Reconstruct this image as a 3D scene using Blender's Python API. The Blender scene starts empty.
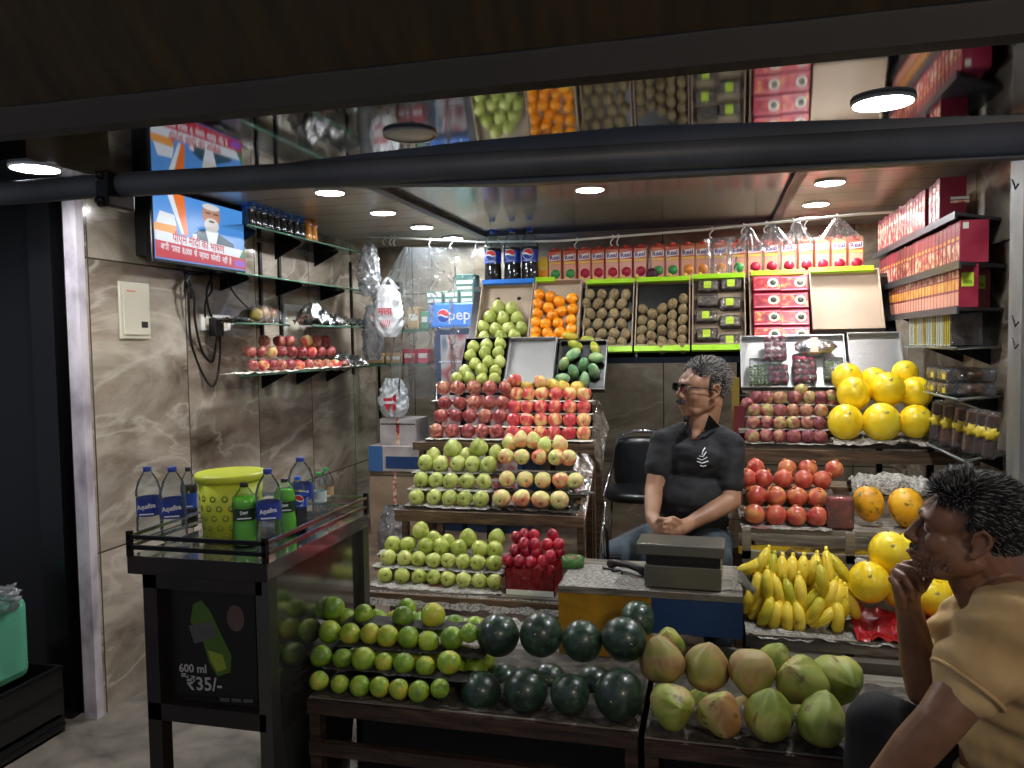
import bpy, bmesh, math, random
from mathutils import Vector, Matrix, Euler, noise
random.seed(7)
PI=math.pi
C=bpy.context.scene.collection
# ------------------------------------------------------------------ camera model (1024x768)
F=790.;CX,CY=512.,384.;HC=1.5;VP=(712.,340.);ROLL=.016
yc=Vector(((VP[0]-CX)/F,-(VP[1]-CY)/F,-1.)).normalized()      # world +Y seen in camera axes (right, up, back)
u=Vector((-ROLL,1.,0.)); u.z=-(u.x*yc.x+u.y*yc.y)/yc.z
uc=u.normalized(); xc=yc.cross(uc)
def ray(px,py):
    d=Vector(((px-CX)/F,-(py-CY)/F,-1.))
    return Vector((d.dot(xc),d.dot(yc),d.dot(uc)))
O=Vector((0,0,HC))
def PY(px,py,Y): r=ray(px,py); return O+r*(Y/r.y)
def PZ(px,py,Z): r=ray(px,py); return O+r*((Z-HC)/r.z)
def PX(px,py,X): r=ray(px,py); return O+r*(X/r.x)
def PP(px,py,p,n): r=ray(px,py); return O+r*((p-O).dot(n)/r.dot(n))
cd=bpy.data.cameras.new('camera'); cam=bpy.data.objects.new('camera',cd); C.objects.link(cam)
cd.sensor_fit='HORIZONTAL'; cd.sensor_width=36; cd.lens=F*36/1024; cd.clip_start=.05
R=Matrix((xc,yc,uc))          # rows: world axes in camera coords -> maps camera vec to world vec
cam.matrix_world=Matrix.Translation(O)@R.to_4x4()
bpy.context.scene.camera=cam
# ------------------------------------------------------------------ materials
M={}
def hexc(h):
    if isinstance(h,(tuple,list)): return tuple(h)+(1,) if len(h)==3 else tuple(h)
    v=[int(h[i:i+2],16)/255 for i in (0,2,4)]
    return tuple((c/12.92 if c<=.04045 else ((c+.055)/1.055)**2.4) for c in v)+(1,)
def newmat(name):
    m=bpy.data.materials.new(name); m.use_nodes=True; M[name]=m
    nt=m.node_tree; b=nt.nodes['Principled BSDF']; return m,nt,b
def N(nt,t,**k):
    n=nt.nodes.new('ShaderNode'+t)
    for a,v in k.items(): setattr(n,a,v)
    return n
def ramp(nt,stops,src=None):
    r=N(nt,'ValToRGB'); e=r.color_ramp.elements
    while len(e)<len(stops): e.new(.5)
    for el,(p,c) in zip(e,stops): el.position=p; el.color=hexc(c)
    if src: nt.links.new(src,r.inputs[0])
    return r
def plain(name,col,rough=.5,metal=0,spec=.5,coat=0,trans=0,alpha=1,emit=0,bump=0,bscale=40):
    m,nt,b=newmat(name)
    b.inputs['Base Color'].default_value=hexc(col); b.inputs['Roughness'].default_value=rough
    b.inputs['Metallic'].default_value=metal; b.inputs['Specular IOR Level'].default_value=spec
    b.inputs['Coat Weight'].default_value=coat; b.inputs['Transmission Weight'].default_value=trans
    b.inputs['Alpha'].default_value=alpha
    if emit: b.inputs['Emission Color'].default_value=hexc(col); b.inputs['Emission Strength'].default_value=emit
    if bump:
        tc=N(nt,'TexCoord'); n=N(nt,'TexNoise'); n.inputs['Scale'].default_value=bscale; n.inputs['Detail'].default_value=4
        bp=N(nt,'Bump'); bp.inputs['Strength'].default_value=bump; bp.inputs['Distance'].default_value=.01
        nt.links.new(tc.outputs['Object'],n.inputs['Vector']); nt.links.new(n.outputs[0],bp.inputs['Height']); nt.links.new(bp.outputs[0],b.inputs['Normal'])
    return m
def noisy(name,stops,scale=8,detail=5,dist=0,rough=.5,metal=0,rnd=.0,stretch=(1,1,1),bump=0,bdist=.01,spec=.5,coat=0,coords='Object',rr=None):
    """noise -> colour ramp, with an offset drawn from Object Info so that copies differ"""
    m,nt,b=newmat(name); L=nt.links.new
    tc=N(nt,'TexCoord'); oi=N(nt,'ObjectInfo'); mp=N(nt,'Mapping'); mp.inputs['Scale'].default_value=stretch
    mul=N(nt,'VectorMath',operation='SCALE'); mul.inputs[0].default_value=(17,31,23); L(oi.outputs['Random'],mul.inputs['Scale'])
    if coords=='Object': L(mul.outputs[0],mp.inputs['Location'])
    L(tc.outputs[coords],mp.inputs['Vector'])
    n=N(nt,'TexNoise'); n.inputs['Scale'].default_value=scale; n.inputs['Detail'].default_value=detail; n.inputs['Distortion'].default_value=dist
    L(mp.outputs[0],n.inputs['Vector'])
    # spread the noise, add per-object shift
    ma=N(nt,'MapRange'); ma.inputs[1].default_value=.3; ma.inputs[2].default_value=.7; L(n.outputs[0],ma.inputs[0])
    mm=N(nt,'MapRange'); mm.inputs[3].default_value=-rnd; mm.inputs[4].default_value=rnd; L(oi.outputs['Random'],mm.inputs[0])
    ad=N(nt,'Math',operation='ADD'); L(ma.outputs[0],ad.inputs[0]); L(mm.outputs[0],ad.inputs[1])
    r=ramp(nt,stops,ad.outputs[0]); L(r.outputs[0],b.inputs['Base Color'])
    b.inputs['Roughness'].default_value=rough; b.inputs['Metallic'].default_value=metal
    b.inputs['Specular IOR Level'].default_value=spec; b.inputs['Coat Weight'].default_value=coat
    if bump:
        bp=N(nt,'Bump'); bp.inputs['Strength'].default_value=bump; bp.inputs['Distance'].default_value=bdist
        L(n.outputs[0],bp.inputs['Height']); L(bp.outputs[0],b.inputs['Normal'])
    return m
def film(name,tint='ffffff',refl=.5,rough=.12,bump=.4,scale=30,haze=.0,hazecol='dfe6ee'):
    """thin clear plastic or glass: see-through with a glossy reflection"""
    m,nt,b=newmat(name); L=nt.links.new; nt.nodes.remove(b); out=nt.nodes['Material Output']
    t=N(nt,'BsdfTransparent'); t.inputs[0].default_value=hexc(tint)
    g=N(nt,'BsdfGlossy'); g.inputs['Roughness'].default_value=rough
    lw=N(nt,'LayerWeight'); lw.inputs[0].default_value=refl
    mx=N(nt,'MixShader'); L(lw.outputs['Fresnel'],mx.inputs[0]); L(t.outputs[0],mx.inputs[1]); L(g.outputs[0],mx.inputs[2])
    last=mx
    if haze:
        d=N(nt,'BsdfDiffuse'); d.inputs[0].default_value=hexc(hazecol)
        m2=N(nt,'MixShader'); m2.inputs[0].default_value=haze; L(mx.outputs[0],m2.inputs[1]); L(d.outputs[0],m2.inputs[2]); last=m2
    if bump:
        tc=N(nt,'TexCoord'); n=N(nt,'TexNoise'); n.inputs['Scale'].default_value=scale; n.inputs['Detail'].default_value=3; n.inputs['Distortion'].default_value=1
        bp=N(nt,'Bump'); bp.inputs['Strength'].default_value=bump; bp.inputs['Distance'].default_value=.02
        L(tc.outputs['Object'],n.inputs['Vector']); L(n.outputs[0],bp.inputs['Height'])
        L(bp.outputs[0],g.inputs['Normal']); L(bp.outputs[0],lw.inputs['Normal'])
    L(last.outputs[0],out.inputs[0]); return m
# ------------------------------------------------------------------ mesh builder
class MB:
    def __init__(s): s.v=[]; s.f=[]; s.m=[]; s.s=[]; s.mats=[]
    def mi(s,mat):
        mat=mat or 'grey'
        if mat not in s.mats: s.mats.append(mat)
        return s.mats.index(mat)
    def add(s,vs,fs,mat=None,smooth=False,T=None):
        b=len(s.v); i=s.mi(mat)
        for v in vs: s.v.append(tuple((T@Vector(v)) if T else v))
        for f in fs: s.f.append([b+j for j in f]); s.m.append(i); s.s.append(smooth)
        return s
    def box(s,lo,hi,mat=None,T=None,bev=0):
        x0,y0,z0=lo;x1,y1,z1=hi
        if bev:
            bm=bmesh.new(); bmesh.ops.create_cube(bm,size=1)
            for v in bm.verts: v.co=Vector(((x0+x1)/2+v.co.x*(x1-x0),(y0+y1)/2+v.co.y*(y1-y0),(z0+z1)/2+v.co.z*(z1-z0)))
            bmesh.ops.bevel(bm,geom=bm.edges[:],offset=bev,segments=2,affect='EDGES',profile=.5)
            bm.verts.index_update(); vs=[v.co.copy() for v in bm.verts]; fs=[[v.index for v in f.verts] for f in bm.faces]; bm.free()
            return s.add(vs,fs,mat,False,T)
        vs=[(x0,y0,z0),(x1,y0,z0),(x1,y1,z0),(x0,y1,z0),(x0,y0,z1),(x1,y0,z1),(x1,y1,z1),(x0,y1,z1)]
        return s.add(vs,[(0,3,2,1),(4,5,6,7),(0,1,5,4),(1,2,6,5),(2,3,7,6),(3,0,4,7)],mat,False,T)
    def prism(s,pts,n,mat=None):
        """polygon pts (3D, planar) extruded by vector n"""
        k=len(pts); n=Vector(n); vs=[Vector(p) for p in pts]+[Vector(p)+n for p in pts]
        fs=[list(range(k))[::-1],list(range(k,2*k))]+[(i,(i+1)%k,(i+1)%k+k,i+k) for i in range(k)]
        return s.add(vs,fs,mat)
    def tube(s,pts,r,mat=None,seg=8,cap=True):
        pts=[Vector(p) for p in pts]; n=len(pts); rs=r if isinstance(r,(list,tuple)) else [r]*n
        vs=[];fs=[]; up=None
        for i,p in enumerate(pts):
            d=(pts[min(i+1,n-1)]-pts[max(i-1,0)])
            d=d.normalized() if d.length>1e-9 else Vector((0,0,1))
            if up is None: up=d.orthogonal().normalized()
            up=(up-d*up.dot(d)); up=up.normalized() if up.length>1e-6 else d.orthogonal().normalized()
            w=d.cross(up)
            for k in range(seg):
                a=2*PI*k/seg; vs.append(p+(up*math.cos(a)+w*math.sin(a))*rs[i])
        for i in range(n-1):
            for k in range(seg):
                a=i*seg+k;b=i*seg+(k+1)%seg; fs.append((a,b,b+seg,a+seg))
        if cap: fs+= [list(range(seg))[::-1],list(range((n-1)*seg,n*seg))]
        return s.add(vs,fs,mat,True)
    def lathe(s,prof,mat=None,seg=20,T=None,wob=None,smooth=True,cap=True):
        vs=[];fs=[];n=len(prof)
        for i,(r,z) in enumerate(prof):
            for k in range(seg):
                a=2*PI*k/seg; rr=r*(wob(a,i/(n-1)) if wob else 1); vs.append((rr*math.cos(a),rr*math.sin(a),z))
        for i in range(n-1):
            for k in range(seg):
                a=i*seg+k;b=i*seg+(k+1)%seg; fs.append((a,b,b+seg,a+seg))
        if cap and prof[0][0]>1e-5: fs.append(list(range(seg))[::-1])
        if cap and prof[-1][0]>1e-5: fs.append(list(range((n-1)*seg,n*seg)))
        return s.add(vs,fs,mat,smooth,T)
    def sheet(s,fn,nu,nv,mat=None,smooth=True):
        vs=[fn(i/nu,j/nv) for j in range(nv+1) for i in range(nu+1)]
        fs=[(j*(nu+1)+i,j*(nu+1)+i+1,(j+1)*(nu+1)+i+1,(j+1)*(nu+1)+i) for j in range(nv) for i in range(nu)]
        return s.add(vs,fs,mat,smooth)
    def text(s,body,size,mat,T,ext=.0004,align='CENTER',sx=1,bold=0):
        cu=bpy.data.curves.new('t','FONT'); cu.body=body; cu.size=size; cu.extrude=ext; cu.align_x=align; cu.align_y='CENTER'; cu.resolution_u=2; cu.offset=bold
        o=bpy.data.objects.new('t',cu); me=bpy.data.meshes.new_from_object(o)
        s.add([(v.co.x*sx,v.co.y,v.co.z) for v in me.vertices],[list(p.vertices) for p in me.polygons],mat,False,T)
        bpy.data.objects.remove(o); bpy.data.curves.remove(cu); bpy.data.meshes.remove(me); return s
    def mesh(s,name):
        me=bpy.data.meshes.new(name); me.from_pydata(s.v,[],s.f)
        for m in s.mats: me.materials.append(M[m])
        me.polygons.foreach_set('material_index',s.m); me.polygons.foreach_set('use_smooth',s.s)
        bm=bmesh.new(); bm.from_mesh(me); bmesh.ops.recalc_face_normals(bm,faces=bm.faces[:]); bm.to_mesh(me); bm.free()
        me.update(); return me
    def build(s,name,parent=None,loc=None,rot=None,scale=None): return put(name,s.mesh(name),parent,loc,rot,scale)
def put(name,me,parent=None,loc=None,rot=None,scale=None):
    o=bpy.data.objects.new(name,me); C.objects.link(o)
    if parent: o.parent=parent
    if loc is not None: o.location=loc
    if rot is not None: o.rotation_euler=rot
    if scale is not None: o.scale=(scale,)*3 if isinstance(scale,(int,float)) else scale
    return o
LABELS={}
def tag(o,label,cat,group=None):
    n=len(label.split())
    if n>16 or n<4: print('LABELLEN',n,label)
    if label in LABELS and not group: print('DUPLABEL',label)
    LABELS[label]=1
    o['label']=label; o['category']=cat
    if group: o['group']=group
    return o
def thing(name,label,cat,loc=(0,0,0),rz=0,group=None,rot=None):
    o=bpy.data.objects.new(name,None); C.objects.link(o); o.empty_display_size=.05
    o.location=loc; o.rotation_euler=rot or (0,0,rz); return tag(o,label,cat,group)
def struct(mb,name):
    o=mb.build(name); o['kind']='structure'; return o
ORD=['first','second','third','fourth','fifth','sixth','seventh','eighth','ninth','tenth','eleventh','twelfth','thirteenth','fourteenth','fifteenth','sixteenth','seventeenth','eighteenth','nineteenth','twentieth']
def nth(i,n,side='left'):
    if i==0: return 'leftmost'
    if i==n-1: return 'rightmost'
    if i<=n//2: return ORD[i]+' from left'
    return (ORD[n-1-i] +' from right')
def basis(p,xa,ya,za=None):
    """matrix with origin p and axes xa, ya (normalised)"""
    xa=Vector(xa).normalized(); za=Vector(xa).cross(Vector(ya)).normalized(); ya=za.cross(xa)
    m=Matrix((xa,ya,za)).transposed().to_4x4(); m.translation=Vector(p); return m
FRONT=lambda p: basis(p,(1,0,0),(0,0,1))           # text facing -Y
# ---- basic materials
plain('grey','808080'); plain('black','101010',.4); plain('blackmetal','17181a',.35,.6); plain('white','e8e8e4',.5); plain('chrome','c8c8c8',.18,1)
plain('steel','b4b4b2',.42,.75,bump=.12,bscale=60); plain('darksteel','5a5a56',.35,.8,bump=.06,bscale=120)
plain('lime_lip','a8e020',.5); plain('blue_lip','2a78d8',.5); plain('red','b3202a',.45); plain('blue','1f4fb0',.45); plain('orange','f08020',.5)
plain('yellow','e8c21c',.5); plain('green','2c9a3a',.45); plain('paperwhite','dcd8cc',.8); plain('skyblue','5da0e6',.5)
plain('cable','0c0c0d',.5)
plain('lamp_glow',(.97,.98,1),.5,emit=1); M['lamp_glow'].node_tree.nodes['Principled BSDF'].inputs['Emission Strength'].default_value=100
plain('lamp_ring','d8d8d6',.4)
film('glass','e4efe8',.35,.03,0); plain('glass_edge','4e7a66',.15,0,.6); film('clearfilm','f4f8fc',.42,.2,.8,16,haze=.07,hazecol='b8c4cc')
film('bagfilm','f2f5f8',.5,.16,1.0,30,haze=.13,hazecol='e4e8ee'); film('petclear','f4fafc',.16,.12,.1,14,haze=.03)
film('wrap','ffffff',.42,.1,.8,45,haze=.04); film('redwrap','ff5560',.4,.12,.6,50,haze=.25,hazecol='b0101c')
noisy('wood',[(0,'2e2118'),(.5,'5a4631'),(1,'7b6248')],6,6,.6,.65,stretch=(1,8,8),bump=.3)
noisy('darkwood',[(0,'1a120e'),(.5,'36251c'),(1,'4c382c')],6,6,.6,.5,stretch=(1,8,8),bump=.3)
noisy('greywood',[(0,'4a443c'),(.5,'7b7468'),(1,'9a9386')],5,6,.8,.7,stretch=(1,9,9),bump=.3)
noisy('cardboard',[(0,'8f7c66'),(1,'b39e86')],5,4,0,.8)
noisy('beigeboard',[(0,'ad9a84'),(1,'c2b09a')],3,4,0,.8)
noisy('foil',[(0,'8e8e8c'),(1,'e2e2e0')],30,4,1,.22,.95,bump=.8)
# newspaper: grey sheet with rows of small print
def paper(name,ink=.55,pic='7c3a3a'):
    m,nt,b=newmat(name); L=nt.links.new; tc=N(nt,'TexCoord')
    mp=N(nt,'Mapping'); mp.inputs['Scale'].default_value=(90,160,90); L(tc.outputs['Object'],mp.inputs[0])
    n=N(nt,'TexNoise'); n.inputs['Scale'].default_value=1; n.inputs['Detail'].default_value=1; L(mp.outputs[0],n.inputs[0])
    n2=N(nt,'TexNoise'); n2.inputs['Scale'].default_value=9; n2.inputs['Detail'].default_value=1; L(tc.outputs['Object'],n2.inputs[0])
    r=ramp(nt,[(.40,(.16,.155,.14)),(.56,(.42,.40,.35))],n.outputs[0]); r2=ramp(nt,[(.68,(0,0,0)),(.70,(.8,.8,.8))],n2.outputs[0])
    mx=N(nt,'Mix',data_type='RGBA'); mx.inputs[7].default_value=hexc(pic); L(r2.outputs[0],mx.inputs[0]); L(r.outputs[0],mx.inputs[6])
    L(mx.outputs[2],b.inputs['Base Color']); b.inputs['Roughness'].default_value=.8
paper('newsprint'); 
# ---- setting materials
def marble(name,scl=1.0,lo='463a2c',mid='8f8475',hi='b8ae9f',vein='ddd6c8',axes='YZ',rough=.12):
    m,nt,b=newmat(name); L=nt.links.new; g=N(nt,'NewGeometry'); sp=N(nt,'SeparateXYZ'); L(g.outputs['Position'],sp.inputs[0])
    cb=N(nt,'CombineXYZ'); L(sp.outputs['Y' if axes=='YZ' else 'X'],cb.inputs[0]); L(sp.outputs['Z'],cb.inputs[1])
    mp=N(nt,'Mapping'); mp.inputs['Location'].default_value=(-.28,-.67,0); L(cb.outputs[0],mp.inputs[0])
    br=N(nt,'TexBrick'); br.offset=0; br.inputs['Scale'].default_value=1; br.inputs['Brick Width'].default_value=.6; br.inputs['Row Height'].default_value=1.2
    br.inputs['Mortar Size'].default_value=.004; br.inputs['Color1'].default_value=(0,0,0,1); br.inputs['Color2'].default_value=(1,1,1,1); br.inputs['Mortar'].default_value=(.5,.5,.5,1); br.inputs['Bias'].default_value=0
    L(mp.outputs[0],br.inputs[0])
    sc=N(nt,'VectorMath',operation='SCALE'); sc.inputs['Scale'].default_value=7; L(br.outputs['Color'],sc.inputs[0])
    ad=N(nt,'VectorMath',operation='ADD'); L(g.outputs['Position'],ad.inputs[0]); L(sc.outputs[0],ad.inputs[1])
    m2=N(nt,'Mapping'); m2.inputs['Rotation'].default_value=(.75,.5,.3); m2.inputs['Scale'].default_value=(.8,.8,2.0); L(ad.outputs[0],m2.inputs[0])
    n=N(nt,'TexNoise'); n.inputs['Scale'].default_value=1.5*scl; n.inputs['Detail'].default_value=10; n.inputs['Distortion'].default_value=.7; n.inputs['Roughness'].default_value=.62; L(m2.outputs[0],n.inputs[0])
    r=ramp(nt,[(.28,lo),(.45,mid),(.6,hi),(.75,mid)],n.outputs[0])
    v=N(nt,'TexNoise'); v.inputs['Scale'].default_value=1.1*scl; v.inputs['Detail'].default_value=6; v.inputs['Distortion'].default_value=.8; L(m2.outputs[0],v.inputs[0])
    vr=ramp(nt,[(.475,(0,0,0)),(.495,(1,1,1)),(.515,(0,0,0))],v.outputs[0])
    vm=N(nt,'Math',operation='MULTIPLY'); vm.inputs[1].default_value=.38; L(vr.outputs[0],vm.inputs[0])
    mx=N(nt,'Mix',data_type='RGBA'); mx.inputs[7].default_value=hexc(vein); L(vm.outputs[0],mx.inputs[0]); L(r.outputs[0],mx.inputs[6])
    m3=N(nt,'Mix',data_type='RGBA'); m3.inputs[7].default_value=hexc('4d463b'); L(br.outputs['Fac'],m3.inputs[0]); L(mx.outputs[2],m3.inputs[6])
    L(m3.outputs[2],b.inputs['Base Color']); b.inputs['Roughness'].default_value=rough
marble('marble'); marble('marble_back',1.0,lo='5a5242',mid='8c8270',hi='aaa08c',vein='c8c0ac',axes='XZ',rough=.2)
noisy('floor_stone',[(0,'3a352e'),(.5,'6b645a'),(1,'8a8175')],5,8,.5,.55,bump=.2,coords='Object')
noisy('inner_floor',[(0,'3f342b'),(.5,'6b5a4b'),(1,'84715f')],5,8,.5,.5,coords='Object')
plain('granite_black','0d0d0f',.25,bump=.05); plain('dark_wall','0b0b0d',.45)
noisy('canopy_dark',[(0,'2a2521'),(1,'342e29')],3,4,0,.7)
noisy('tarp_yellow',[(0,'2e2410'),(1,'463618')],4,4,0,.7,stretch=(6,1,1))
noisy('beam_metal',[(0,'3c4046'),(1,'555a62')],4,4,0,.5,.1)
noisy('shutter_channel',[(0,'4b4d4c'),(.5,'7b7e7c'),(1,'9a9d9a')],4,6,0,.5,.4,stretch=(1,1,.3))
noisy('white_channel',[(0,'8a828c'),(.6,'c6bfc6'),(1,'d6d0d4')],9,5,0,.5,stretch=(1,1,.6))
plain('mirror_panel','75777a',.05,1)
def pvc(name,c1,c2,width,axis='X',rough=.22):
    m,nt,b=newmat(name); L=nt.links.new; g=N(nt,'NewGeometry'); sp=N(nt,'SeparateXYZ'); L(g.outputs['Position'],sp.inputs[0])
    mu=N(nt,'Math',operation='MULTIPLY'); mu.inputs[1].default_value=1/width; L(sp.outputs[axis],mu.inputs[0])
    fr=N(nt,'Math',operation='FRACT'); L(mu.outputs[0],fr.inputs[0])
    r=ramp(nt,[(0,c2),(.05,c1),(.95,c1),(1,c2)],fr.outputs[0]); L(r.outputs[0],b.inputs['Base Color']); b.inputs['Roughness'].default_value=rough; b.inputs['Specular IOR Level'].default_value=.7
pvc('pvc_border','a8a49c','7c7870',.25,'Y',.22); pvc('pvc_center','6e7478','53585c',.12,'Y',.16)
# ------------------------------------------------------------------ setting
XL,XR,YB,ZC=-2.43,1.12,5.45,2.22
FZ=.25
struct(MB().box((-5,-1.5,-.05),(3.5,3.04,0),'floor_stone'),'floor')
struct(MB().box((XL-.3,3.04,-.05),(XR+.3,YB+.2,.25),'inner_floor'),'floor_inner')
# at left the floor in front of the cooler runs on to the wall
struct(MB().box((XL-.12,2.66,0),(XL,YB+.1,2.6),'marble'),'wall_left')
struct(MB().box((XL-.12,YB,0),(XR+.12,YB+.1,2.6),'marble_back'),'wall_back')
struct(MB().box((XR,3.05,0),(XR+.1,YB,2.6),'marble'),'wall_right')
b=MB(); b.box((-5,1.9,ZC),(3.4,3.0,ZC+.04),'mirror_panel'); struct(b,'ceiling')
b=MB(); b.box((XL,3.0,ZC),(XR,YB,ZC+.04),'pvc_border'); b.box((-1.42,3.0,ZC-.006),(.34,4.95,ZC),'pvc_center'); struct(b,'ceiling_rear')
b=MB()
for lo,hi in (((-1.47,3.0,ZC-.03),(-1.42,5.0,ZC)),((.34,3.0,ZC-.03),(.39,5.0,ZC)),((-1.42,4.95,ZC-.03),(.34,5.0,ZC))): b.box(lo,hi,'beam_metal')
struct(b,'ceiling_trim')
# front fascia, awning, shutter bar
b=MB(); b.box((-5,1.84,2.11),(3.4,1.9,2.20),'canopy_dark')
struct(b,'trim_1')
b=MB(); b.box((-5,2.15,2.13),(-2.17,2.52,ZC),'granite_black'); struct(b,'ceiling_left')
b=MB(); b.sheet(lambda s,t:(-5+8.4*s,1.835-.55*t+.002*math.sin(s*160),2.185+.5*t),400,4,'tarp_yellow'); struct(b,'roof')
b=MB(); BM=lambda x,y:PY(x,y,2.08)
b.tube([(-5,2.08,BM(100,186).z),(BM(100,186).x,2.08,BM(100,186).z),(1.6,2.08,BM(1024,146).z)],.037,'beam_metal',16)
b.prism([BM(180,186),BM(512,184),BM(1040,156),BM(1040,114),BM(800,121),BM(635,126),BM(470,141),BM(250,167),BM(180,174)],(0,.04,0),'beam_metal'); struct(b,'beam')
clamp=thing('pipe_clamp','black metal clamp gripping left end of the dark shutter bar','clamp',PY(97,187,2.0))
b=MB(); b.box((-.022,.015,-.055),(.022,.135,.055),'blackmetal',bev=.008); b.build('jaw',clamp)
for bz in (-.05,.05): b=MB(); b.tube([(0,.0,bz*.75),(0,.03,bz*.75)],.012,'blackmetal',8); b.build('bolt',clamp)
# left of the shop: dark shutter wall and pilaster ; right: pillar
struct(MB().box((-5,2.72,0),(-2.62,2.85,2.6),'dark_wall'),'wall_left_outer')
b=MB(); b.box((-2.64,2.60,0),(-2.53,2.72,2.22),'granite_black'); b.box((-2.53,2.66,0),(-2.485,2.72,2.22),'black'); struct(b,'trim_2')
struct(MB().box((-2.485,2.62,0),(-2.425,2.66,2.22),'white_channel'),'trim_3')
b=MB(); b.box((.985,2.93,0),(1.045,3.05,2.22),'shutter_channel'); b.box((1.045,2.9,0),(1.09,3.05,2.22),'white_channel'); struct(b,'trim_4')
b=MB(); b.box((1.09,2.86,0),(1.6,3.05,2.6),'dark_wall'); struct(b,'wall_right_outer')
# ------------------------------------------------------------------ fruit
def sph(prof_r,n=14): return [(prof_r(PI*i/n)*math.sin(PI*i/n),-math.cos(PI*i/n)*.5) for i in range(n+1)]
def fruit_mesh(kind,seed=0):
    rnd=random.Random(seed*31+len(kind)); ph=rnd.random()*6; am=rnd.uniform(.01,.035); k=rnd.choice([2,3])
    wob=lambda a,t:1+am*math.cos(k*a+ph)
    b=MB()
    if kind in('apple','apple_dark','apple_gold'):
        pr=[(0,-.34),(.07,-.39),(.15,-.43),(.25,-.42),(.35,-.35),(.43,-.24),(.48,-.09),(.495,.05),(.47,.19),(.41,.30),(.32,.38),(.22,.41),(.13,.38),(.06,.31),(0,.28)]
        b.lathe(pr,kind,18,wob=lambda a,t:1+.03*math.cos(5*a)*(1-t)+am*math.cos(k*a+ph)); b.tube([(0,0,.28),(.02,.01,.4),(.05,.02,.5)],.015,'stem',5)
    elif kind in('guava','guava_row','pear'):
        nk=.10 if kind!='pear' else .16
        pr=[(0,-.44),(.07,-.45),(.10,-.47),(.2,-.46),(.34,-.38),(.46,-.2),(.5,0),(.47,.16),(.38,.32),(.27,.42+nk*.3),(.16,.46+nk*.7),(.06,.47+nk),(0,.46+nk)]
        b.lathe(pr,kind,18,wob=lambda a,t:1+am*1.5*math.cos(k*a+ph)+.02*math.cos(7*a)*(1-t)); b.tube([(0,0,-.43),(0,0,-.49)],.045,'stem',7)
    elif kind in('orange','lime'):
        pr=sph(lambda t:.5,14); pr[-1]=(0,.47); pr[-2]=(pr[-2][0],.475)
        b.lathe(pr,kind,20,wob=wob); b.tube([(0,0,.46),(0,0,.485)],.03,'stem',6)
    elif kind=='kiwi':
        pr=[(r*.92,z*1.15) for r,z in sph(lambda t:.5,14)]; b.lathe(pr,kind,16,wob=wob); b.tube([(0,0,.56),(0,0,.6)],.05,'stem',6)
    elif kind in('mango','mango_yellow'):
        b.lathe([(r*.82,z*1.25) for r,z in sph(lambda t:.5,14)],kind,18,T=Matrix(((1,0,.18,0),(0,.85,0,0),(0,0,1,0),(0,0,0,1))),wob=lambda a,t:1+.06*math.cos(a)*t)
        b.tube([(.1,0,.6),(.12,0,.66)],.03,'stem',6)
    elif kind=='passion':
        b.lathe([(0,-.5),(.1,-.49),(.3,-.41),(.46,-.2),(.5,.03),(.44,.27),(.28,.43),(.12,.48),(0,.49)],kind,16,wob=wob); b.tube([(0,0,.47),(.01,0,.56)],.03,'stem',5)
    elif kind=='pomegranate':
        b.lathe(sph(lambda t:.5,14),kind,18,wob=lambda a,t:1+.035*math.cos(5*a+ph)+am*math.cos(2*a))
    elif kind=='plum': b.lathe([(r*.95,z*1.1) for r,z in sph(lambda t:.5,12)],kind,16)
    elif kind=='melon':
        b.lathe([(r,z*1.08) for r,z in sph(lambda t:.5,18)],kind,28,wob=lambda a,t:1+.006*math.cos(10*a)); b.tube([(0,0,.53),(0,0,.56)],.02,'stem',6)
    elif kind=='papaya':
        b.lathe([(0,-.66),(.12,-.63),(.28,-.52),(.42,-.3),(.49,-.02),(.47,.25),(.38,.46),(.22,.6),(.08,.65),(0,.65)],kind,30,wob=lambda a,t:1+.04*math.cos(5*a)); b.tube([(0,0,.64),(0,0,.68)],.05,'stem',6)
    elif kind=='watermelon':
        b.lathe([(r,z*1.06) for r,z in sph(lambda t:.5,20)],kind,32,wob=lambda a,t:1+am*.6*math.cos(2*a+ph)); 
    elif kind=='coconut':
        # three-sided green husk, blunt base, pointed tip
        n=22; seg=30; vs=[];fs=[]
        for i in range(n+1):
            t=i/n; z=-.5+1.12*t; base=math.sin(PI*min(1,t**.8*.98+.02))**.62*.5 if 0<t<1 else 0
            if t>.75: base*=1-.25*(t-.75)*2
            for q in range(seg):
                a=2*PI*q/seg; lob=1+.15*math.cos(3*a+ph)*(.4+.6*t)+.03*math.cos(2*a+ph*2)
                d=noise.noise(Vector((math.cos(a)*2,math.sin(a)*2,z*2+seed*5)))*.05
                vs.append(((base*lob+(d if 0<t<1 else 0))*math.cos(a),(base*lob+(d if 0<t<1 else 0))*math.sin(a),z))
        for i in range(n):
            for q in range(seg):
                A=i*seg+q;B=i*seg+(q+1)%seg; fs.append((A,B,B+seg,A+seg))
        b.add(vs,fs,'coconut',True)
    return b.mesh(kind)
noisy('coconut_brown',[(0,'7a7a34'),(.3,'949048'),(.5,'a4905a'),(.8,'967048'),(1,'7a5236')],1.5,6,.6,.5,rnd=.2,stretch=(1,1,.7),bump=.25)
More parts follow.
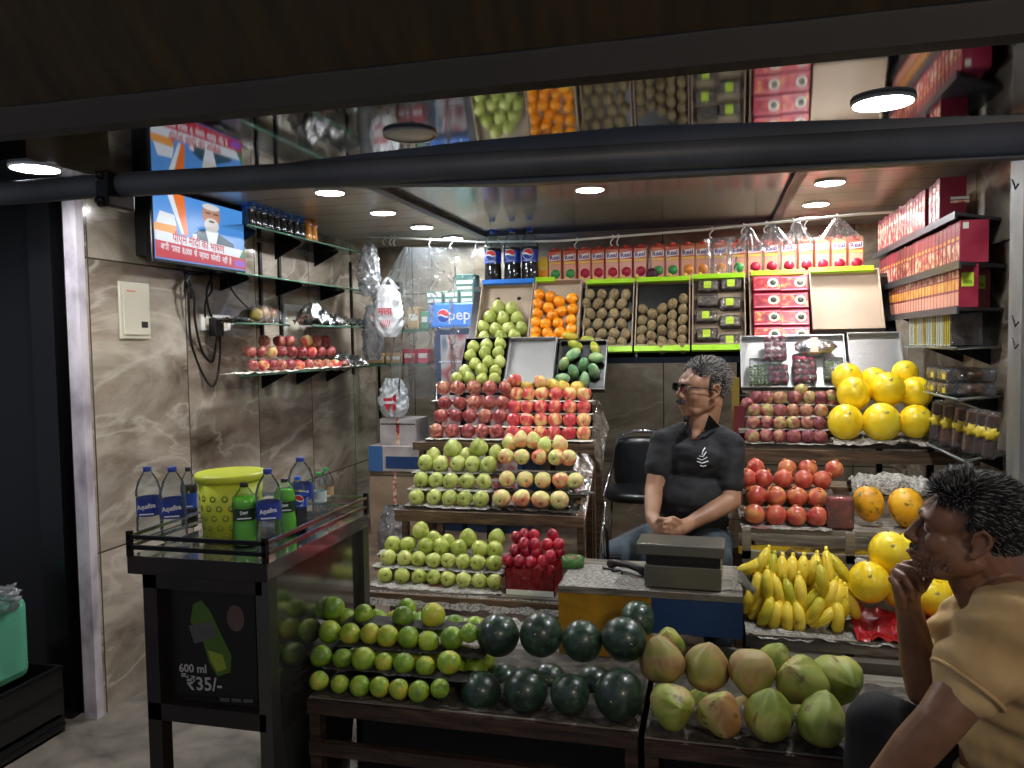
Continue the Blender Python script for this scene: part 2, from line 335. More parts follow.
def add_spots(name,col,scale,lo,hi,coords='Object'):
    """sharp specks over an existing material's base colour"""
    m=M[name]; nt=m.node_tree; L=nt.links.new; b=nt.nodes['Principled BSDF']; src=b.inputs['Base Color'].links[0].from_socket
    tc=N(nt,'TexCoord'); n=N(nt,'TexNoise'); n.inputs['Scale'].default_value=scale; n.inputs['Detail'].default_value=4
    oi=N(nt,'ObjectInfo'); ad=N(nt,'VectorMath',operation='ADD'); L(tc.outputs[coords],ad.inputs[0]); L(oi.outputs['Random'],ad.inputs[1]); L(ad.outputs[0],n.inputs[0])
    r=ramp(nt,[(lo,(0,0,0)),(hi,(1,1,1))],n.outputs[0]); mx=N(nt,'Mix',data_type='RGBA'); mx.inputs[7].default_value=hexc(col)
    L(r.outputs[0],mx.inputs[0]); L(src,mx.inputs[6]); L(mx.outputs[2],b.inputs['Base Color'])
plain('stem','4a3a20',.8)
noisy('apple',[(0,'b02838'),(.42,'c8444a'),(.62,'d8725a'),(.8,'dfa468'),(1,'d8c47c')],1.8,4,.4,.3,rnd=.36,stretch=(1.6,1.6,.7),coat=.2); add_spots('apple','f0c890',30,.68,.74)
noisy('apple_dark',[(0,'6e2630'),(.4,'943c42'),(.7,'ad5e52'),(1,'b89468')],2.6,4,1.2,.32,rnd=.28,stretch=(1.6,1.6,.7),coat=.1); add_spots('apple_dark','c9a070',26,.66,.72)
noisy('apple_gold',[(0,'d8863c'),(.3,'e2b84e'),(1,'d9d268')],1.8,4,.6,.3,rnd=.2,coat=.2)
noisy('guava',[(0,'8c9e3c'),(.5,'b0bc54'),(1,'ccd07a')],2,4,.4,.38,rnd=.28,bump=.05,coat=.1); add_spots('guava','6f7a28',16,.66,.74)
noisy('guava_row',[(0,'8e9e44'),(.5,'b0ba5e'),(1,'c8d07e')],2,4,.4,.35,rnd=.25,bump=.05,coat=.1); add_spots('guava_row','5e6c1c',18,.66,.73)
noisy('pear',[(0,'dc7a5c'),(.30,'e2a274'),(.55,'e4cc8a'),(.8,'d8d886'),(1,'bccb6c')],1.5,3,.4,.36,rnd=.22,coat=.1); add_spots('pear','c06a4a',22,.64,.72)
noisy('orange',[(0,'f08a10'),(.6,'fb9f14'),(1,'ffb628')],3,3,0,.38,rnd=.2,bump=.1,bdist=.004)
noisy('lime',[(0,'5e8024'),(.45,'86a834'),(.75,'a4b83c'),(1,'c0b840')],1.4,4,.5,.36,rnd=.4,bump=.06); add_spots('lime','a9ac4c',26,.68,.76)
noisy('kiwi',[(0,'6a583c'),(.6,'8a7852'),(1,'a4926c')],7,5,0,.75,rnd=.15,bump=.2)
noisy('mango',[(0,'5c9464'),(.5,'88b080'),(.85,'a8bc7c'),(1,'c4c070')],1.5,4,.3,.4,rnd=.18); add_spots('mango','d0d898',24,.66,.74)
noisy('mango_yellow',[(0,'6f9438'),(.5,'a9ae3c'),(1,'d8b83c')],1.5,4,.3,.4,rnd=.15)
noisy('passion',[(0,'5e2230'),(.35,'8a4048'),(.6,'9e5c50'),(.85,'a98a5a'),(1,'a8a862')],2,5,.6,.5,rnd=.35); add_spots('passion','c8a88a',22,.62,.7)
noisy('pomegranate',[(0,'b0403a'),(.5,'c8644a'),(.85,'d48a54'),(1,'d8a060')],1.6,4,.4,.32,rnd=.3,coat=.15); add_spots('pomegranate','8e4a30',18,.68,.74)
noisy('plum',[(0,'7c1228'),(.5,'b01c34'),(1,'d03848')],2,3,0,.25,rnd=.3,coat=.4)
noisy('melon',[(0,'f4cc18'),(.6,'fcdc24'),(1,'ffe848')],2,3,0,.36,rnd=.12,bump=.04,coat=.2)
noisy('papaya',[(0,'8a8a20'),(.3,'dc9a1c'),(.7,'f0b020'),(1,'f4c030')],1.6,4,.5,.4,rnd=.12); add_spots('papaya','6a6424',4,.60,.68)
noisy('watermelon',[(0,'142218'),(.5,'203428'),(.8,'2e4634'),(1,'45604a')],2.4,5,.6,.36,rnd=.15,stretch=(2.4,2.4,.7),coat=.3); add_spots('watermelon','3d5c3a',24,.66,.76)
noisy('coconut',[(0,'70802c'),(.35,'8f9a3e'),(.6,'a9ab56'),(.78,'b39a62'),(1,'a07848')],1.5,6,.6,.5,rnd=.28,stretch=(1,1,.7),bump=.25); add_spots('coconut','6a5230',3.2,.60,.70)
noisy('grape',[(0,'5a7a2e'),(1,'94ab50')],3,2,0,.3,rnd=.3)
noisy('banana',[(0,'b4b028'),(.2,'e0c830'),(.7,'f2d648'),(1,'f8e46c')],3,4,0,.4,rnd=.22,coords='Object'); add_spots('banana','5a3c18',14,.68,.76)
plain('banana_tip','4a3a1c',.8); plain('sticker','e6ead8',.4); plain('crown','c07040',.6)
VAR={}
def fm(kind,i):
    key=(kind,i%3)
    if key not in VAR: VAR[key]=fruit_mesh(kind,i%3)
    return VAR[key]
cnt=[0]
ROT={'apple':(.55,.35),'lime':(3,3),'orange':(3,3)}
def fruit(name,kind,p,dia,label,cat,group,rot=None,tilt=.5,scale=(1,1,1)):
    cnt[0]+=1; rn=random.Random(cnt[0]*7)
    o=put(name,fm(kind,cnt[0]),None,p,rot or (rn.uniform(-tilt,tilt),rn.uniform(-tilt,tilt),rn.uniform(0,6.28)),tuple(dia*q*rn.uniform(.97,1.03) for q in scale))
    tag(o,label,cat,group); return o
def dia(px,p):
    """world diameter of px pixels at point p"""
    return px*((p-O).dot(Vector((xc.z,yc.z,uc.z))*-1))/F
def rows(name,kind,word,cat,group,stack,data,tilt=.5,face=None,zlevel=True,scale=(1,1,1),off=0):
    """data: list of (rowword,Y,px diameter,[x...],y) from top to bottom; returns [(Y,z,x0,x1,dia)]"""
    out=[]
    for rw,Y,d,xs,y in data:
        if isinstance(y,(list,tuple)): ps=[PY(x,yy,Y) for x,yy in zip(xs,y)]
        else:
            zc=PY(sum(xs)/len(xs),y,Y).z; ps=[Vector((PY(x,y,Y).x,Y,zc)) for x in xs]
        dd=dia(d,ps[0]); n=len(xs)
        for i,p in enumerate(ps):
            rn=random.Random(i*13+int(Y*1000)); q=p+Vector((0,rn.uniform(-.006,.006),0))
            lab='%s, %s in %s of %s'%(word,nth(i,n),rw,stack)
            rot=None
            if face: rot=(face+rn.uniform(-tilt,tilt),rn.uniform(-tilt,tilt),rn.uniform(-tilt,tilt))
            fruit(name,kind if not callable(kind) else kind(i,n,rw),q,dd,lab,cat,group,rot,tilt,scale)
        out.append((Y,ps[0].z,min(p.x for p in ps)-dd/2,max(p.x for p in ps)+dd/2,dd))
    return out
def crumple(name,label,cat,lo,hi,z,mat,amp=.012,nu=40,nv=12,parent=None,seed=0,fn=None,freq=14,group=None):
    b=MB(); x0,y0=lo;x1,y1=hi
    def f(s,t):
        x=x0+(x1-x0)*s;y=y0+(y1-y0)*t
        q=noise.noise(Vector((x*freq,y*freq,seed)))+.5*noise.noise(Vector((x*freq*2.6,y*freq*2.6,seed+9)))
        zz=(fn(s,t) if fn else z)
        return (x+.006*noise.noise(Vector((y*9,x*9,seed+3))),y-.012*noise.noise(Vector((x*20,seed,1)))*(1-t),zz+amp*abs(q)*1.2)
    b.sheet(f,nu,nv,mat)
    # give the sheet a thickness
    n=len(b.v); b.add([(v[0],v[1],v[2]-.0012) for v in b.v],[f[::-1] for f in b.f],mat,True)
    o=b.build(name)
    return tag(o,label,cat,group)
def stepped(name,label,steps,yback,front,side_mat='wood',zbase=0,step_mat='greywood',group=None,ledge=None):
    """rack: one board per row (top = underside of fruit), posts, front fascia. steps: (Y,ztop,x0,x1) front first"""
    t=thing(name,label,'rack'); x0=min(s[2] for s in steps)-.015;x1=max(s[3] for s in steps)+.015
    for i,(Y,z,a,b_) in enumerate(steps):
        ynext=(steps[i+1][0] if i+1<len(steps) else yback)
        m=MB(); m.box((a-.015,Y,z-.016),(b_+.015,ynext-.001,z),step_mat); 
        m.build('shelf_board',t)
    if front:
        yf,zt,zb=front; m=MB(); m.box((x0-.01,yf-.02,zb),(x1+.01,yf,zt),side_mat); m.build('front_rail',t)
    for sx in (x0,x1-.03):
        for (Y,z) in ((steps[0][0]+.01,steps[0][1]-.016),(yback-.05,steps[-1][1]-.016)):
            m=MB(); m.box((sx,Y,zbase),(sx+.03,Y+.03,z),side_mat); m.build('post',t)
    return t
# ---------------- L4 apples
sdark=rows('apple','apple_dark','dark red apple','apple','dark apples in the left-hand apple stack','left apple stack',[
 ('top row',4.03,15,[443,458,474,490,506],388),
 ('second row',3.96,14.5,[445,460,475,489,503],403),
 ('third row',3.89,14.5,[441,456,470,485,500],416),
 ('bottom row',3.82,14.5,[437,452,468,482,496],431)],tilt=.5,face=-.5)
sred=rows('apple','apple','red and yellow apple','apple','bright apples in the right-hand apple stack','right apple stack',[
 ('top row',4.03,14.5,[516,529,542,556,570,584],394),
 ('second row',3.96,14.5,[515,527.5,541,555,570,584],407),
 ('third row',3.89,14.5,[514,527,541,555,570,584],420),
 ('bottom row',3.82,14.5,[513,526,540,554,569,584],433)],tilt=.5,face=-.5)
for k,(x,y,kd,lb) in enumerate([(515,380,'apple','red apple on top of the stack, left beside the steel tray'),(540,382,'apple','red apple on top of the stack, below middle of steel tray'),
  (527,388,'apple_gold','yellow apple peeping out behind top row below steel tray'),(553,385,'apple_gold','left golden apple lying behind the right apple stack'),(563,387,'apple_gold','middle golden apple lying behind the right apple stack'),(577,388,'apple_gold','golden apple behind the right apple stack, below the mangoes')]):
    p=PY(x,y,4.04 if kd=='apple' else 4.10); fruit('apple',kd,p,dia(14,p),lb,'apple','loose apples on top of the apple stacks')
def steps_of(sr): return [(Y-d*.5,z-d*.47,a,b_) for (Y,z,a,b_,d) in reversed(sr)]
ss=steps_of(sdark); sr=steps_of(sred)
comb=[(a[0],min(a[1],b_[1]),min(a[2],b_[2]),max(a[3],b_[3])) for a,b_ in zip(ss,sr)]
rk=stepped('fruit_rack','wooden stepped rack carrying the two red apple stacks',comb,4.10,(comb[0][0]-.03,comb[0][1]-.012,comb[0][1]-.05),zbase=FZ)
for i,s in enumerate(comb):
    for side,(a,b_) in (('left',(ss[i][2],ss[i][3])),('right',(sr[i][2],sr[i][3]))):
        crumple('paper_strip','white card strip under the %s row of the %s apple stack'%(['bottom','third','second','top'][i],side),'paper',(a-.01,s[0]-.022),(b_+.01,s[0]+.05),s[1]+.001,'paperwhite' ,.006,30,4,seed=i,group='card strips under the apples')
# ---------------- L3 guavas (left) and pears (right)
sg=rows('guava','guava_row','green guava','guava','green guavas in the upper guava stack','upper guava stack',[
 ('top row',3.62,17,[426,441,458,473,489],464),
 ('middle row',3.54,16.5,[421,436,451,467,484],481),
 ('bottom row',3.46,16.5,[417,434,450,465,481],498)],tilt=.4,face=-1.5)
for x,y,lb in [(453,449,'large green guava sitting on top left of upper guava stack'),(479,448,'large green guava sitting on top right of upper guava stack'),(496,453,'green guava behind upper stack, touching the first pear'),(434,456,'green guava lying behind left end of upper guava stack'),(466,456,'green guava behind the middle of the upper guava stack')]:
    p=PY(x,y,3.66); fruit('guava','guava_row',p,dia(18 if 'large' in lb else 15,p),lb,'guava','loose guavas on top of the upper guava stack',tilt=.3)
sp=rows('pear','pear','pale yellow and pink pear','pear','blushed pears beside the green guavas','pear stack',[
 ('second row',3.62,16,[506,522,539,556,569],457),
 ('third row',3.54,17,[507,525,543,560.5,575],480),
 ('bottom row',3.46,18.5,[502,521.5,541,559.5],499)],tilt=.45,face=-1.35,scale=(1,1,.95))
for x,y,lb in [(510,443,'pale pear on top of pear stack, leftmost of five'),(521,440,'pale pear on top of pear stack, second from left'),(533,441,'green pear on top of pear stack, middle of five'),(544,446,'pale pear on top of pear stack, second from right'),(560,445,'round yellow pear on top right of pear stack')]:
    p=PY(x,y,3.67); fruit('pear','pear',p,dia(16,p),lb,'pear','loose pears on top of the pear stack',tilt=.3)
a=steps_of(sg);b_=steps_of(sp)
comb3=[(p[0],min(p[1],q[1]),min(p[2],q[2]),max(p[3],q[3])) for p,q in zip(a,b_)]
stepped('fruit_rack','wooden stepped rack carrying green guavas and blushed pears',comb3,3.74,(comb3[0][0]-.03,comb3[0][1]-.01,comb3[0][1]-.06),zbase=FZ)
for i,s in enumerate(comb3):
    w=['bottom','middle','upper'][i]
    crumple('newspaper_sheet','dark newspaper strip under the %s row of upper green guavas'%w,'newspaper',(a[i][2]-.01,s[0]-.03),(a[i][3]+.005,s[0]+.06),s[1]+.001,'newsprint',.012,36,5,seed=i+5,group='newspaper under the upper guavas')
    crumple('foil_sheet','crumpled silver foil strip under the %s row of pears'%w,'foil',(b_[i][2]-.01,s[0]-.03),(b_[i][3]+.05,s[0]+.07),s[1]+.001,'foil',.016,36,6,seed=i+15,group='foil under the pears')
crumple('foil_sheet','crumpled silver foil heaped at right end of pear stack','foil',(comb3[0][3]-.01,3.45),(comb3[0][3]+.07,3.78),0,'foil',.03,14,30,seed=44,fn=lambda s,t:comb3[0][1]+.02+.24*t-.10*s,freq=22)
crumple('foil_sheet','torn foil hanging over right side of the apple rack','foil',(comb[0][3]-.005,3.80),(comb[0][3]+.05,4.1),0,'foil',.03,12,30,seed=48,fn=lambda s,t:comb[0][1]-.02+.2*t-.14*s,freq=22)
# ---------------- L2 lower guavas + plum box
sl=rows('guava','guava','yellowish green guava','guava','guavas in the lower guava stack','lower guava stack',[
 ('top row',3.24,17,[393,407.5,426,441,459,480,495],547),
 ('middle row',3.16,15.5,[388,404.5,418,433.5,448,463,478,494],560.5),
 ('bottom row',3.08,15.5,[385,402,419,433.5,448,464,479.5,495],578.5)],tilt=.5,face=-1.4)
for x,y,lb in [(421,531,'green guava topping the lower stack near its left end'),(468,538,'yellow guava topping the middle of the lower guava stack'),(496.5,538,'large guava topping right end of lower guava stack'),(447,543,'guava wedged behind the top row, middle of lower stack'),(434,540,'guava behind the top row, left half of lower stack')]:
    p=PY(x,y,3.28); fruit('guava','guava',p,dia(17,p),lb,'guava','loose guavas on top of the lower guava stack',tilt=.4)
c2=steps_of(sl); xr=PY(563,590,3.0).x
comb2=[(s[0],s[1],s[2],xr if i==0 else s[3]) for i,s in enumerate(c2)]
t=stepped('fruit_rack','low wooden rack carrying the lower guavas and boxed plums',comb2,3.36,(comb2[0][0]-.05,comb2[0][1]-.012,comb2[0][1]-.055),zbase=0)
m=MB(); m.box((comb2[0][2]-.03,comb2[0][0]-.05,comb2[0][1]-.016),(xr+.02,comb2[0][0],comb2[0][1]),'greywood'); m.build('shelf_board',t)
for i,s in enumerate(c2): crumple('newspaper_sheet','newspaper under the %s row of lower guavas'%['bottom','middle','top'][i],'newspaper',(s[2]-.02,s[0]-.045 if i==0 else s[0]-.02),(s[3]+.01,s[0]+.06),s[1]+.001,'newsprint',.012,40,5,seed=i+25,group='newspaper under the lower guavas')
zf=comb2[0][1]
crumple('newspaper_sheet','newspaper hanging over front edge of lower guava rack','newspaper',(c2[0][2]-.02,comb2[0][0]-.085),(xr,comb2[0][0]-.052),0,'newsprint',.012,40,4,seed=71,fn=lambda s,t:zf-.06+.05*t)
# plum box: clear red-tinted tray of plums wrapped in film
pz=zf+.002; pa=PZ(503,597,pz); x0=pa.x; Yp=3.02; x1=PZ(553,600,pz).x
bx=thing('plum_box','red plastic box heaped with dark red plums beside guavas','box',((x0+x1)/2,Yp,pz)); hw=(x1-x0)/2
m=MB(); m.box((-hw,0,0),(hw,.17,.004),'redwrap')
for lo,hi in (((-hw,0,0),(hw,.003,.105)),((-hw,.167,0),(hw,.17,.105)),((-hw,0,0),(-hw+.003,.17,.105)),((hw-.003,0,0),(hw,.17,.105))): m.box(lo,hi,'redwrap')
m.build('tray',bx); m=MB(); m.box((-hw+.004,-.001,.0),(hw-.004,.001,.022),'sticker'); m.build('card_strip',bx)
pl=[(666,160),(700,150),(742,153),(660,215),(707,215),(755,220),(800,190),(848,190),(630,258),(678,262),(730,265),(783,262),(812,240),(850,225),(822,150),(700,188),(745,190)]
for i,(a_,b2) in enumerate(pl):
    px=360+a_/4.267;py=500+b2/4.267; lv=0 if b2>235 else (1 if b2>175 else 2)
    p=PY(px,py,Yp+.03+.045*lv); fruit('plum','plum',p,dia(12.5,p),'dark red plum, %s in %s of the plum box'%(nth(sum(1 for q in pl if (q[1]>235,q[1]>175)==(b2>235,b2>175) and q[0]<a_),sum(1 for q in pl if (q[1]>235,q[1]>175)==(b2>235,b2>175))),['front row','middle row','back row'][lv]),'plum','plums heaped in the red box')
for i in range(12):
    p=Vector((x0+.03+(i%4)*(x1-x0-.06)/3,Yp+.03+.05*(i//4),pz+.035)); fruit('plum','plum',p,.05,'dark red plum buried in the lower layer inside the red box','plum','buried plums in the red box')
for i in range(8):
    p=Vector((x0+.04+(i%4)*(x1-x0-.08)/3,Yp+.05+.05*(i//4),pz+.075)); fruit('plum','plum',p,.05,'dark red plum in the filling layer of the red box','plum','filling plums in the red box')
# ---------------- tilted trays and crates
def tray(name,label,cat,px0,px1,py0,py1,Y0,Y1,wall=.05,mats=('beigeboard','beigeboard'),lips=None,thick=.006,holes=False,group=None):
    """open box leaning back; (px0,px1) measured at the bottom edge row py0, top at py1"""
    a=PY(px0,py0,Y0); b_=PY(px1,py0,Y0); top=PY((px0+px1)/2,py1,Y1)
    a.z=b_.z=(a.z+b_.z)/2; w=b_.x-a.x; up=Vector((0,Y1-Y0,top.z-a.z)); h=up.length; T=basis(a,(1,0,0),up)
    t=thing(name,label,cat,a,group=group); t.matrix_world=T
    m=MB(); m.box((0,0,-thick),(w,h,0),mats[0])
    if holes:
        for hx in (w*.3,w*.7): m.lathe([(.012,0),(.012,.0015),(0,.0015)],'black',12,T=Matrix.Translation((hx,h*.78,0)))
    m.build('base',t)
    for nm,lo,hi in (('side_panel',(0,0,0),(thick,h,wall)),('side_panel',(w-thick,0,0),(w,h,wall)),('end_panel',(thick,0,0),(w-thick,thick,wall)),('end_panel',(thick,h-thick,0),(w-thick,h,wall))):
        m=MB(); m.box(lo,hi,mats[1]); m.build(nm,t)
    if lips:
        for (which,mat,f0,f1) in lips:
            y=-.003 if which=='bottom' else h-.004
            m=MB(); m.box((w*f0,y-(.032 if which=='bottom' else .006),wall-.02),(w*f1,y+(.0 if which=='bottom' else .022),wall+.002),mat); m.build('printed_lip',t)
    return t,T,w,h
def on_tray(T,d,px,py):
    n=T.to_3x3()@Vector((0,0,1)); return PP(px,py,T.translation+n*d,n)
def fill(name,kind,word,cat,group,stack,T,rowsd,d_px,tilt=.5,lift=1.0):
    for rw,pts in rowsd:
        for i,(x,y) in enumerate(pts):
            p=on_tray(T,.03*lift,x,y); dd=dia(d_px,p); fruit(name,kind,p,dd,'%s, %s in %s of %s'%(word,nth(i,len(pts)),rw,stack),cat,group,tilt=tilt)
Z4=lambda s,ox,oy,pts:[(ox+x/s,oy+y/s) for x,y in pts]
YC0,YC1=4.40,4.58
t,T,w,h=tray('fruit_crate','grey-brown card crate with blue lip holding green guavas','crate',477,530,343,287,YC0,YC1,.055,lips=[('top','blue_lip',0,1)],holes=True)
G=lambda pts:Z4(5.535,435,280,pts)
fill('guava','guava_row','green guava','guava','guavas in the blue-lipped crate','blue-lipped crate',T,[('top row',G([(352,150),(425,160)])),('second row',G([(305,205),(378,212),(455,212)])),('third row',G([(268,262),(337,275),(407,270),(480,268)])),('bottom row',G([(272,322),(365,320),(440,310)]))],13.2,lift=1.1)
t,T,w,h=tray('fruit_crate','card crate with short green lip packed with oranges','crate',531,579,343,284,YC0,YC1,.05,lips=[('top','lime_lip',0,.42)])
fill('orange','orange','bright orange','orange','oranges in the crate','orange crate',T,[('top row',G([(577,82),(638,92),(688,118),(760,103)])),('second row',G([(568,133),(628,152),(700,172),(762,160)])),('third row',G([(568,185),(650,198),(755,220)])),('fourth row',G([(557,235),(613,245),(683,240),(756,272)])),('fifth row',G([(558,288),(622,295),(690,290)])),('bottom row',G([(555,325),(640,325),(725,312)]))],11.6,lift=.95)
K=lambda pts:Z4(3.657,600,220,pts)
t,T,w,h=tray('fruit_crate','dark-lined crate with green lips filled with kiwis, beside oranges','crate',583,633,350,286,YC0,YC1,.05,mats=('black','cardboard'),lips=[('top','lime_lip',0,1),('bottom','lime_lip',0,1)])
fill('kiwi','kiwi','brown kiwi','kiwi','kiwis in the left kiwi crate','left kiwi crate',T,[(r,[(586+dx+c*12.0,y) for c in range(4)]) for r,dx,y in (('top row',4,295),('second row',0,304),('third row',4,314),('fourth row',0,324),('fifth row',4,334),('bottom row',0,343))],11.0,lift=.9)
t,T,w,h=tray('fruit_crate','dark-lined crate with green lips filled with kiwis, beside green-labelled packs','crate',635,690,349,284,YC0,YC1,.05,mats=('black','cardboard'),lips=[('top','lime_lip',0,1),('bottom','lime_lip',0,1)])
fill('kiwi','kiwi','brown kiwi','kiwi','kiwis in the right kiwi crate','right kiwi crate',T,[('top row',K([(265,308),(306,290)])),('second row',K([(157,328),(228,325),(265,310),(306,325)][:2]+[(264,350),(304,328)])),('third row',K([(192,345),(226,365),(264,385),(303,365)])),('fourth row',K([(154,368),(190,385),(228,405),(265,420),(303,405)])),('fifth row',K([(152,405),(188,425),(228,445),(300,440)])),('bottom row',K([(150,440),(188,460),(262,458),(302,468),(225,470)]))],10.6,lift=.9)
# packs with lime green labels
t,T,w,h=tray('fruit_crate','card crate with green lips holding clear packs with square green labels','crate',692,746,348,281,YC0,YC1,.05,mats=('cardboard','cardboard'),lips=[('top','lime_lip',0,1),('bottom','lime_lip',0,.9)])
nT=T.to_3x3()@Vector((0,0,1))
def pack_lg():
    m=MB(); m.box((-.055,-.03,0),(.055,.03,.034),'brownfruit',bev=.01); m.box((-.058,-.034,-.002),(.058,.034,.04),'wrap',bev=.008); return m.mesh('fruit_pack')
noisy('brownfruit',[(0,'54463a'),(.5,'86705c'),(1,'b0a08c')],40,4,.5,.5,rnd=.2,bump=.3)
plain('lime_label','bcd83a',.5); plain('lime_label2','8eae28',.5)
pk=pack_lg(); m=MB(); m.box((-.024,-.022,.040),(.018,.022,.0415),'lime_label'); m.box((-.02,-.004,.0416),(.014,-.002,.0419),'lime_label2'); lbm=m.mesh('label')
PK=lambda pts:Z4(8.192,690,270,pts)
for col,pts in (('left',PK([(130,150),(125,270),(115,395),(122,545)])),('right',PK([(320,135),(310,290),(310,440),(310,595)]))):
    for i,(x,y) in enumerate(pts):
        p=on_tray(T,.006,x+(2.2),y); o=put('fruit_pack',pk); o.matrix_world=basis(p,(1,0,0),T.to_3x3()@Vector((0,1,0)))
        o.scale=(.95,1.0,1); tag(o,'clear pack with square green label, %s down in %s column of crate'%(['first','second','third','fourth'][i],col),'fruit pack','green-labelled packs in the crate')
        if not (col=='left' and i==1): q=put('label',lbm,o)
# red printed boxes
t,T,w,h=tray('fruit_crate','dark card crate full of red printed fruit boxes','crate',750,808,338,276,YC0,YC1,.03,mats=('cardboard','cardboard'),lips=[('top','lime_lip',.05,1)])
plain('crimson','b81e3c',.4); plain('pink','ec8ea0',.4); plain('brown','7a4a2c',.6)
def redbox():
    m=MB(); m.box((-.078,-.05,0),(.078,.05,.05),'crimson',bev=.002)
    m.box((-.072,-.044,.0502),(.072,.034,.0506),'redprint')
    m.lathe([(.026 if 0 else 0,.0512),(.03,.0512)],'sticker',12,T=Matrix.Translation((.032,0,0)))
    pts=[]
    for k in range(28):
        a=2*PI*k/28; r=.033 if k%2 else .025; pts.append((.034+r*math.cos(a),.002+r*math.sin(a),.0508))
    m.prism(pts,(0,0,.0005),'sticker'); m.lathe([(.018,.0512),(.018,.0518),(0,.0518)],'darkfruit',14,T=Matrix.Translation((.034,.002,0)))
    m.box((-.07,-.046,.0507),(.07,-.039,.051),'pink'); m.box((-.07,.036,.0507),(.07,.041,.051),'pink')
    return m.mesh('fruit_carton')
noisy('redprint',[(0,'8c1830'),(.5,'c03a44'),(.8,'d8824a'),(1,'e8c070')],26,2,0,.4)
noisy('darkfruit',[(0,'202218'),(1,'5a6040')],90,2,0,.5)
rb=redbox()
for r in range(4):
    for c in range(2):
        x=766.5+26.6*c+.5*r; y=287.5+17*r
        p=on_tray(T,.004,x,y); o=put('fruit_carton',rb); o.matrix_world=basis(p,(1,0,0),T.to_3x3()@Vector((0,1,0))); o.scale=(.92,.92,.9)
        tag(o,'red fruit box with white starburst, %s row down, %s column of crate'%(ORD[r],['left','right'][c]),'box','red printed boxes in the crate')
t,T,w,h=tray('empty_crate','empty beige card crate at right end of crate row','crate',812,884,333,274,YC0,YC1,.045,lips=[('top','lime_lip',.0,.93)])
# ---- second tier left
t,T,w,h=tray('fruit_tray','black-sided tray heaped with green guavas beside the empty steel tray','tray',459,505,388,341,4.14,4.30,.035,mats=('black','black'))
fill('guava','guava_row','green guava','guava','guavas in the black-sided tray','black-sided tray',T,[('top row',G([(213,372),(285,362),(362,355)])),('second row',G([(196,420),(277,405),(350,402)])),('third row',G([(222,465),(295,455),(358,455)])),('fourth row',G([(167,505),(257,500),(335,505)])),('bottom row',G([(122,545),(190,545),(260,550),(330,547)]))],12.6,lift=1.1)
tray('steel_tray','empty shiny steel tray leaning above the bright apples','tray',504,553,386,340,4.14,4.30,.03,mats=('steel','steel'))
t,T,w,h=tray('fruit_tray','black-sided tray of green mangoes beside the empty steel tray','tray',556,605,392,343,4.14,4.30,.03,mats=('black','darksteel'))
fill('mango','mango','green mango','mango','green mangoes in the tray','mango tray',T,[('top row',G([(765,412),(893,430)])),('second row',G([(712,466),(822,470),(880,505)])),('third row',G([(768,508),(885,510)][:1]+[(883,503)][:0])),('bottom row',G([(706,545),(828,555)]))],14,tilt=1.2,lift=1.15)
fill('mango','mango_yellow','yellowish mango','mango','yellowish mangoes on the mango tray','mango tray',T,[('upper edge',G([(778,362),(885,378)]))],13,tilt=1.2,lift=1.2)
for x,y,lb in ((750,312,'small green mango perched between oranges and mango tray'),(845,335,'yellow mango perched below the left kiwi crate')):
    p=PY(*G([(x,y)])[0],4.34); fruit('mango','mango_yellow',p,dia(12,p),lb,'mango','perched mangoes',rot=(0,1.4,.2))
# ---- support stand under the crates and trays
st=thing('display_stand','dark metal stand behind fruit racks carrying crates and juice shelf','stand')
zc0=PY(600,352,YC0).z-.02; X0c=-1.40;X1c=.93; zj=1.845
m=MB(); m.box((X0c,YC0-.01,zc0-.045),(X1c,YC0+.03,zc0-.012),'navybar'); plain('navybar','2a3440',.35,.4)
m.build('front_rail',st)
m=MB(); m.box((X0c,YC1+.04,zj-.022),(X1c,4.86,zj-.002),'darksteel'); m.build('top_shelf',st)
m=MB(); m.prism([(X0c,YC0+.02,zc0-.02),(X0c,YC0+.03,zc0-.02),(X0c,YC1+.05,zj-.03),(X0c,YC1+.04,zj-.03)],(X1c-X0c,0,0),'blackmetal'); m.build('backing_panel',st)
for x in (X0c,-.98,.14,X1c-.03):
    m=MB(); m.box((x,4.80,FZ),(x+.03,4.83,zj-.022),'blackmetal'); m.build('post',st)
m=MB(); m.box((X0c,4.12,1.22),(-.64,4.34,1.235),'blackmetal'); m.box((.14,4.12,1.20),(1.07,4.34,1.215),'blackmetal'); m.build('lower_shelf',st)
for x in (X0c,-.67,.14,1.04):
    m=MB(); m.box((x,4.30,FZ),(x+.03,4.33,1.22),'blackmetal'); m.build('post',st)
